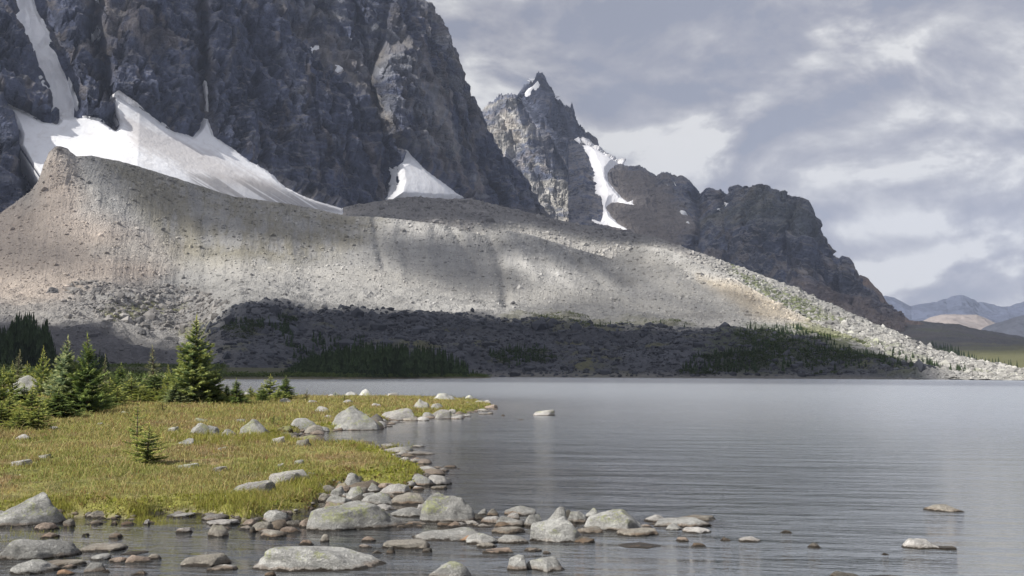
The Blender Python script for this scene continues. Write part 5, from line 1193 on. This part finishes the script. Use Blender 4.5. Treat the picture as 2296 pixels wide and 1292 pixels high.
SPR = [  # px, base y, top y, half width, kind, label
 (55, 912, 868, 30, 'dark', 'dark low spruce hugging the right foot of the large pale boulder at the left'),
 (130, 938, 880, 34, 'dark', 'wide dark low spruce between the bluish spruce and the front bushes'),
 (215, 918, 868, 30, 'dark', 'low dark spruce skirting the right foot of the big pair'),
 (260, 912, 872, 26, 'bright', 'small light green spruce right of the big pair, at the grass edge'),
 (288, 898, 838, 20, 'blue', 'small bluish spruce behind the low bushy ones in the middle of the row'),
 (345, 904, 872, 22, 'bright', 'tiny light spruce at the grass edge under the slim greyish one'),
 (395, 908, 862, 30, 'blue', 'low bluish spruce in front of the one left of the tallest'),
 (462, 908, 856, 28, 'dark', 'low dark spruce at the right foot of the tallest one'),
 (490, 906, 872, 18, 'bright', 'tiny light spruce beside the right foot of the tallest one'),
 (545, 905, 880, 18, 'bright', 'tiny light spruce right of the thin-leadered one'),
 (585, 897, 862, 18, 'bright', 'small light spruce between the tiny and the bushy one by the lake'),
 (625, 898, 868, 16, 'bright', 'tiny light spruce between the bushy and the dark one by the lake'),
 (150, 905, 800, 26, 'bright', 'yellow-green spruce behind the gap of the big pair'),
 (60, 880, 818, 24, 'bright', 'bright spruce behind the large pale boulder at the left'),
 (0, 962, 905, 36, 'bright', 'bright low spruce bush cut by the left edge, near the grass'),
 (85, 962, 912, 30, 'bright', 'bright low spruce bush in front of the left group'),
 (440, 907, 722, 58, 'big', 'tallest spruce in the meadow, with a bare spire tip above a broad skirt'),
 (403, 905, 812, 30, 'big', 'spruce pressed against the left side of the tallest spruce'),
 (478, 906, 832, 24, 'dark', 'small spruce at the right skirt of the tallest spruce'),
 (425, 908, 858, 30, 'blue', 'low bluish young spruce at the foot of the tallest spruce'),
 (143, 926, 772, 47, 'blue', 'bluish-green bushy spruce, the left one of the big pair'),
 (196, 928, 765, 42, 'dark', 'dark green spruce, the right one of the big pair'),
 (172, 920, 830, 34, 'dark', 'short dark spruce wedged between the trunks of the big pair'),
 (96, 890, 790, 20, 'bright', 'slender yellow-green spruce left of the big pair'),
 (345, 890, 783, 22, 'slim', 'slim greyish spruce standing alone midway between the big pair and the tallest spruce'),
 (345, 896, 838, 30, 'dark', 'low dark spruce at the foot of the slim greyish one'),
 (266, 896, 820, 24, 'dark', 'green spruce right of the big pair, with a blunt top'),
 (233, 900, 806, 13, 'slim', 'thin spruce close to the right side of the big pair'),
 (296, 902, 850, 32, 'bright', 'low bushy spruce between the blunt-topped and slim greyish ones'),
 (240, 906, 852, 30, 'bright', 'low yellow-green spruce in front of the thin one beside the big pair'),
 (376, 898, 823, 13, 'bright', 'narrow light green spruce left of the tallest spruce'),
 (322, 903, 866, 24, 'bright', 'small light green spruce in front of the slim greyish one'),
 (370, 905, 868, 26, 'bright', 'small spruce between the narrow light green one and the tallest'),
 (35, 884, 797, 19, 'slim', 'pale thin spruce in front of the dark conifer stand at the left'),
 (8, 900, 830, 22, 'bright', 'bright spruce at the left edge beside the large white boulder'),
 (28, 902, 822, 14, 'bright', 'narrow bright spruce just left of the large white boulder'),
 (-12, 930, 845, 30, 'dark', 'dark spruce cut by the left edge of the photo'),
 (70, 950, 872, 40, 'bright', 'bushy light green spruce in front of the large white boulder'),
 (22, 946, 892, 30, 'bright', 'low light green spruce in front of the boulder, at the left edge'),
 (112, 936, 886, 28, 'bright', 'low light green spruce in front of the bluish spruce'),
 (168, 930, 893, 24, 'dark', 'small dark spruce in front of the big pair'),
 (40, 966, 920, 26, 'bright', 'lowest front spruce bush at the far left'),
 (306, 1012, 900, 20, 'sapling', 'spindly sapling with sparse branches standing in the open meadow'),
 (330, 1038, 952, 34, 'bright', 'squat sapling with spreading branches in front of the spindly one'),
 (365, 927, 902, 14, 'sapling', 'tiny sapling in the grass left of the tallest spruce'),
 (531, 906, 848, 20, 'dark', 'small spruce right of the tallest one, with a thin leader'),
 (604, 896, 841, 24, 'bright', 'light green bushy spruce at the lake edge, middle of the small group'),
 (640, 898, 847, 21, 'dark', 'dark small spruce at the right end of the small group by the lake'),
 (563, 893, 866, 13, 'bright', 'tiny spruce left of the light green bushy one by the lake'),
 (510, 904, 862, 14, 'dark', 'tiny spruce wedged next to the skirt of the tallest spruce'),
 (688, 902, 872, 8, 'slim', 'tiny thin sapling right of the dark small spruce by the lake'),
 (752, 890, 877, 8, 'sapling', 'tiny bright sapling on the far meadow edge'),
 (773, 900, 884, 9, 'sapling', 'tiny sapling in front of the long whitish stone'),
 (934, 886, 861, 22, 'bush', 'spreading yellow-green bush on the skyline of the spit'),
 (1031, 892, 880, 9, 'bush', 'little green bush near the tip of the spit'),
 (614, 954, 926, 12, 'sapling', 'small sapling behind the triangular meadow boulder'),
 (590, 900, 868, 12, 'dark', 'small dark spruce tucked left under the light green bushy one by the lake'),
]
for i, (px, by, ty_, hw, kind, lab) in enumerate(SPR):
    z = .25
    for _ in range(5):
        q = at_z(px, by, z); z = float(ground_z(q[0:1], q[1:2])[0])
    d = float(np.hypot(*q)); h = (by - ty_) * d / FPX / 1.02; wr_ = hw * d / FPX * (1.0 if kind == 'big' or hw > 38 else 1.18)
    cm, tm = PROTO[kind]; r0 = {'big': .30, 'blue': .33, 'dark': .30, 'bright': .36, 'slim': .20, 'sapling': .26, 'bush': .75}[kind] * .92
    root = link('bush' if kind == 'bush' else 'spruce_sapling' if kind == 'sapling' else 'spruce', None, None, (q[0], q[1], z - .03)); root.rotation_euler = (random.uniform(-.06, .06), random.uniform(-.06, .06), random.uniform(0, 6.28) if kind != 'big' else 1.0)
    root.scale = (wr_ / r0, wr_ / r0, h)
    tag(root, lab, 'bush' if kind == 'bush' else 'sapling' if kind == 'sapling' else 'spruce', 'young spruces on the meadow' if kind not in ('bush', 'sapling') else None)
    link('trunk', tm, root); link('crown', cm, root)

# ------------------------------------------------------------------ distant conifers
def conifer_mesh(seed, lay=9, pts=9, r=.17, dk=1.0):
    rg = np.random.default_rng(seed); V, F, C = [], [], []
    for L in range(lay):
        t = L / lay; z0 = .04 + .93 * t; R = r * (1 - t) ** .8 * rg.uniform(.8, 1.15) + .012; top = min(z0 + .22 * (1 - t * .6), 1.0); b = len(V); V.append((0, 0, top)); ph = rg.uniform(0, 6)
        cc = A(.030, .045, .022) * dk * rg.uniform(.75, 1.4); C.append(cc * .8)
        for k in range(pts * 2):
            a = ph + math.pi * k / pts; q = R * (rg.uniform(.85, 1.25) if k % 2 == 0 else rg.uniform(.45, .65)); V.append((math.cos(a) * q, math.sin(a) * q, z0 - (.035 if k % 2 == 0 else -.01) * rg.uniform(.6, 1.4))); C.append(cc * rg.uniform(.8, 1.5))
        for k in range(pts * 2): F.append((b, b + 1 + k, b + 1 + (k + 1) % (pts * 2)))
    return np.array(V), np.array(F), np.array(C)
CP = [conifer_mesh(s, r=rr_, dk=d_) for s, rr_, d_ in ((1, .15, 1.), (2, .18, 1.15), (3, .13, .9), (4, .2, 1.3), (5, .16, 1.05))]
CM = [make_mesh('conifer', v, f, c, False, [M_CONIFER]) for v, f, c in CP]
trees = []   # x, y, z, h, where
def top_at(px, tops): return np.interp(px, *zip(*tops))
R4_ = np.random.default_rng(11)
def grove(n, x0, x1, ymin, ymax, tops, hmax, where, var=.35):
    px = R4_.uniform(x0, x1, n); bd_ = R4_.uniform(ymin, ymax, n); q = at_z(px, bd_); d = land_d(q[:, 0], q[:, 1]); z = ground_z(q[:, 0], q[:, 1], d)
    for i in range(n):
        if d[i] < .3: continue
        R = float(np.hypot(*q[i])); ty = top_at(px[i], tops) + abs(R4_.normal()) * (26 if where == 'left' else 15) * var / .35
        zt = CAMZ + float(azte(px[i], ty)[1]) * R; h = min(zt - z[i], hmax * R4_.uniform(.72, 1.05))
        if h > 1.0: trees.append((q[i, 0], q[i, 1], z[i] - .2, h, where))
grove(900, 600, 1088, 844.6, 850.0, [(600, 842), (640, 822), (690, 795), (730, 778), (790, 764), (870, 757), (960, 760), (1010, 782), (1050, 812), (1088, 842)], 14.5, 'point')
grove(320, 490, 660, 846, 850.3, [(490, 838), (560, 836), (620, 830), (660, 815)], 4, 'point')
grove(620, -160, 150, 842.5, 848.5, [(-160, 745), (0, 722), (15, 722), (30, 688), (70, 690), (84, 708), (100, 704), (112, 745), (128, 785), (150, 825)], 26, 'left')
grove(60, 205, 245, 848, 850, [(205, 790), (222, 775), (245, 800)], 12, 'left')
grove(300, 130, 500, 847, 850.3, [(130, 820), (300, 836), (500, 838)], 4, 'low')
def slope_trees(S, polys, n, h0, where):
    f = S.front; 
    for poly, w in polys:
        m = np.argwhere(sdf(S.px[:f], S.py[:f], poly, 30) > 0)
        if not len(m): continue
        for k in R4_.integers(0, len(m), int(n * w)):
            i, j = m[k]; p = S.P[i, j]; trees.append((p[0], p[1], p[2] - .5, h0 * R4_.uniform(.5, 1.35), where))
slope_trees(S_MOR, [([(1640, 755), (1740, 745), (1800, 758), (1890, 778), (1960, 802), (2080, 840), (1700, 842), (1660, 835), (1700, 800)], 1.0), ([(1520, 838), (1560, 808), (1700, 790), (1720, 840)], .35), ([(1090, 800), (1200, 780), (1250, 815), (1140, 830)], .22),
                    ([(600, 730), (640, 720), (660, 790), (720, 800), (700, 830), (650, 800)], .35), ([(510, 745), (600, 725), (620, 740), (540, 765)], .12), ([(700, 760), (800, 755), (860, 790), (700, 800)], .2), ([(1180, 712), (1400, 730), (1580, 742), (1400, 745), (1200, 728)], .05)], 560, 4.6, 'slope')
slope_trees(S_MOR, [([(1640, 740), (1800, 740), (1840, 760), (1700, 765)], 1.)], 60, 6.5, 'slope')
slope_trees(S_E, [([(1960, 775), (2080, 820), (2200, 836), (2060, 832), (1990, 800)], 1.)], 60, 5, 'slope')
slope_trees(S_K, [([(2080, 775), (2130, 785), (2200, 815), (2290, 832), (2160, 826), (2090, 800)], 1.)], 170, 9, 'valley')
trees.sort(key=lambda t: -t[3] / math.hypot(t[0], t[1]))
LB = {'point': ('dark narrow conifer in the dense wood on the low point across the lake', 'conifers of the wooded point'), 'left': ('tall dark conifer in the shaded stand at the left edge behind the meadow', 'conifers of the left stand'),
      'low': ('low dark conifer at the lake edge behind the meadow spruces', 'low conifers behind the meadow'), 'slope': ('small dark conifer scattered on the rubble slope across the lake', 'conifers on the rubble slope'),
      'valley': ('small conifer at the edge of the green valley floor far right', 'conifers in the far valley')}
for i, (x, y, z, h, wh) in enumerate(trees[:300]):
    o = link('conifer', CM[i % 5], None, (x, y, z)); k = h * random.uniform(.85, 1.15) * ((.42 if wh == 'left' else .75) if h > 7 else 1.1); o.scale = (k, k, h); o.rotation_euler = (0, 0, random.uniform(0, 6.28)); tag(o, LB[wh][0], 'conifer', LB[wh][1])
V, F, C, nn_ = [], [], [], 0
for i, (x, y, z, h, wh) in enumerate(trees[300:]):
    v, f, c = CP[i % 5]; k = h * random.uniform(.85, 1.15) * ((.42 if wh == 'left' else .75) if h > 7 else 1.15); V.append(v * A(k, k, h) + A(x, y, z)); F.append(f + nn_); C.append(c * (1.0 if wh != 'low' else 1.7)); nn_ += len(v)
tag(link('forest', make_mesh('forest', np.concatenate(V), np.concatenate(F), np.concatenate(C), False, [M_CONIFER])), 'dark conifer woods on the far shore and rubble slope', 'forest', kind='stuff')
# low willow scrub fringing the wooded point
px = np.concatenate([R4_.uniform(480, 1098, 2600), R4_.uniform(-120, 520, 3000)]); py = np.concatenate([R4_.uniform(847.5, 850.4, 2600), 845 + 26 * R4_.random(3000) ** 2.2]); q = at_z(px, py); d = land_d(q[:, 0], q[:, 1]); k = (d > 0) & ((d < 14) | (px < 500)); q = q[k]; n = len(q)
P = np.stack([q[:, 0], q[:, 1], ground_z(q[:, 0], q[:, 1], d[k])], -1); P = np.repeat(P, 22, 0) + RNG.normal(size=(n * 22, 3)) * A(.9, .9, .35) + A(0, 0, .6)
V = (P[:, None] + RNG.normal(size=(len(P), 3, 3)) * .22).reshape(-1, 3); cc = (A(.075, .10, .035) * RNG.uniform(.6, 1.5, (len(P), 1)))
tag(link('willow_scrub', make_mesh('willow_scrub', V, np.arange(len(V)).reshape(-1, 3), np.repeat(cc, 3, 0), False, [M_CONIFER])), 'low green willow scrub fringing the wooded point', 'scrub', kind='stuff')

PL = [([(1640, 760), (1740, 748), (1830, 765), (1920, 790), (2000, 815), (2080, 842), (1700, 842), (1660, 835)], 1500, (.045, .062, .026)), ([(1520, 840), (1560, 812), (1720, 795), (1740, 842)], 350, (.04, .055, .025)),
      ([(1090, 805), (1200, 782), (1260, 815), (1140, 835)], 250, (.04, .055, .025)), ([(620, 730), (650, 715), (690, 770), (760, 800), (680, 835), (640, 800)], 500, (.035, .05, .024)), ([(500, 750), (560, 735), (630, 725), (640, 745), (540, 775)], 160, (.05, .062, .03)),
      ([(1150, 712), (1300, 715), (1420, 728), (1560, 740), (1300, 742)], 260, (.08, .095, .04)), ([(1640, 610), (1760, 662), (1860, 710), (1800, 705), (1680, 645)], 420, (.10, .12, .05)), ([(1780, 735), (1900, 752), (1990, 790), (1860, 770)], 300, (.09, .11, .045))]
Vs, Cs = [], []
for poly, n, cc in PL:
    for S in (S_MOR, S_E):
        if S is S_E and poly[0][0] not in (1640,): continue
        if S is S_MOR and n == 420: continue
        f = S.front; m = np.argwhere(sdf(S.px[:f], S.py[:f], poly, 30) > 0)
        if not len(m): continue
        I = m[RNG.integers(0, len(m), n * 3)]; P = S.P[I[:, 0], I[:, 1]]; P = P[fbm(P * .02, 3, .6, 44) > -.02][:n]
        Q = np.repeat(P, 14, 0) + RNG.normal(size=(len(P) * 14, 3)) * A(1.6, 1.6, .6) + A(0, 0, .7)
        Vs.append((Q[:, None] + RNG.normal(size=(len(Q), 3, 3)) * .5).reshape(-1, 3)); Cs.append(np.repeat(A(*cc) * RNG.uniform(.6, 1.5, (len(Q), 1)), 3, 0))
Vs = np.concatenate(Vs); tag(link('slope_scrub', make_mesh('slope_scrub', Vs, np.arange(len(Vs)).reshape(-1, 3), np.concatenate(Cs), False, [M_CONIFER])), 'dark green low scrub in patches on the rubble slopes across the lake', 'scrub', kind='stuff')

# ------------------------------------------------------------------ clouds overhead, unseen, their cover shaped to cast chosen shade on the slopes
ZC = 2150.0
def shade_cloud_deck():
    P = np.concatenate([p for p, s in SHADE_PTS]); s = np.concatenate([s for p, s in SHADE_PTS])
    xb = np.array([(-220, 250, 6), (-220, 460, 10), (-60, 480, 8), (0, 430, 4), (-170, 330, 8), (-30, 360, 6), (-90, 420, 8), (-330, 420, 9)], float)
    P = np.concatenate([P, np.repeat(xb, 60, 0) + RNG.normal(size=(480, 3)) * A(35, 22, 0)]); s = np.concatenate([s, np.full(480, .92)])
    t = (ZC - P[:, 2]) / SUN[2]; x = P[:, 0] + SUN[0] * t; y = P[:, 1] + SUN[1] * t
    c = 14.0; x0, y0 = x.min() - 500, y.min() - 500; nx, ny = int((x.max() + 500 - x0) / c) + 1, int((y.max() + 500 - y0) / c) + 1
    acc = np.zeros((ny, nx)); w = np.zeros((ny, nx)); i = ((y - y0) / c).astype(int); j = ((x - x0) / c).astype(int)
    np.add.at(acc, (i, j), s); np.add.at(w, (i, j), 1.0); w0 = np.minimum(w, 1); acc = np.where(w > 0, acc / np.maximum(w, 1), 0); den = acc * w0; ww = w0.copy()
    out = np.where(w0 > 0, acc, -1.)
    k = np.array([1, 4, 6, 4, 1]) / 16.
    def blur(a):
        for ax in (0, 1): a = sum(np.roll(a, o - 2, ax) * k[o] for o in range(5))
        return a
    d_, w_ = den, ww
    for it in range(60):
        d_, w_ = blur(d_), blur(w_); f = (out < 0) & (w_ > .02); out = np.where(f, d_ / np.maximum(w_, 1e-6), out)
    out = np.where(out < 0, 0, out); out = blur(out)
    sx, sy = A(0), A(0)
    gx = x0 + c * np.arange(nx)[None] + np.zeros((ny, 1)); gy = y0 + c * np.arange(ny)[:, None] + np.zeros((1, nx))
    # keep the sun on the near meadow, lake edge and trees
    tt = ZC / SUN[2]; gx0, gy0 = gx - SUN[0] * tt, gy - SUN[1] * tt; near = 1 - sm(np.hypot(gx0 + 5, gy0 - 60), 150, 210); out = out * (1 - near)
    rim = np.minimum.reduce([sm(gx, x0, x0 + 200), sm(-gx, -(x0 + nx * c), -(x0 + nx * c) + 200), sm(gy, y0, y0 + 200), sm(-gy, -(y0 + ny * c), -(y0 + ny * c) + 200)]); out = out * rim
    q = np.stack([gx, gy, 0 * gx], -1); bil = 60 * np.clip(.5 + fbm(q * .006, 4, .55, 3), 0, 1.4) * sm(out, 0, .6)
    top = np.stack([gx, gy, ZC + 8 + bil], -1); bot = np.stack([gx, gy, ZC - 6 * sm(out, 0, .4)], -1)
    F = grid_faces(ny, nx); dm = out.ravel(); keep = (dm[F] > .015).any(1); F = F[keep]; used = np.unique(F); rm = np.zeros(nx * ny, int); rm[used] = np.arange(len(used)); n = len(used); F = rm[F]
    V = np.concatenate([top.reshape(-1, 3)[used], bot.reshape(-1, 3)[used]]); FF = np.concatenate([F, F[:, ::-1] + n]); a = 1 - np.sqrt(1 - np.clip(dm[used], 0, .985))
    m = bpy.data.materials.new('cloud'); m.use_nodes = True; b = NB(m.node_tree); b.n.clear(); o = b.new('ShaderNodeOutputMaterial'); tr = b.new('ShaderNodeBsdfTransparent'); df = b.new('ShaderNodeBsdfDiffuse'); df.inputs[0].default_value = (.85, .85, .87, 1)
    tl = b.new('ShaderNodeBsdfTranslucent'); tl.inputs[0].default_value = (.8, .8, .82, 1); m0 = b.new('ShaderNodeMixShader'); m0.inputs[0].default_value = .35; b.l.new(df.outputs[0], m0.inputs[1]); b.l.new(tl.outputs[0], m0.inputs[2])
    m1 = b.new('ShaderNodeMixShader'); b.put(m1.inputs[0], attr(b, 'cover', 'Fac')); b.l.new(tr.outputs[0], m1.inputs[1]); b.l.new(m0.outputs[0], m1.inputs[2]); b.l.new(m1.outputs[0], o.inputs[0])
    tag(link('shade_clouds', make_mesh('shade_clouds', V, FF, None, True, [m], {'cover': np.concatenate([a, a])})), kind='structure')
shade_cloud_deck()

# ------------------------------------------------------------------ air
def haze():
    V = [(x, y, z) for z in (-8, 1650) for y in (-50, 10500) for x in (-7900, 7900)]
    F = [(0, 2, 3, 1), (4, 5, 7, 6), (0, 1, 5, 4), (2, 6, 7, 3), (0, 4, 6, 2), (1, 3, 7, 5)]
    m = bpy.data.materials.new('haze'); m.use_nodes = True; b = NB(m.node_tree); b.n.clear(); o = b.new('ShaderNodeOutputMaterial'); v = b.new('ShaderNodeVolumePrincipled')
    v.inputs['Color'].default_value = (.66, .76, 1.0, 1); v.inputs['Density'].default_value = 5.2e-5; v.inputs['Anisotropy'].default_value = .0; b.l.new(v.outputs[0], o.inputs['Volume'])
    tag(link('haze', make_mesh('haze', V, F, None, False, [m])), kind='stuff')
haze()
scene.cycles.transparent_max_bounces = 16; scene.cycles.max_bounces = 6; scene.cycles.volume_bounces = 0
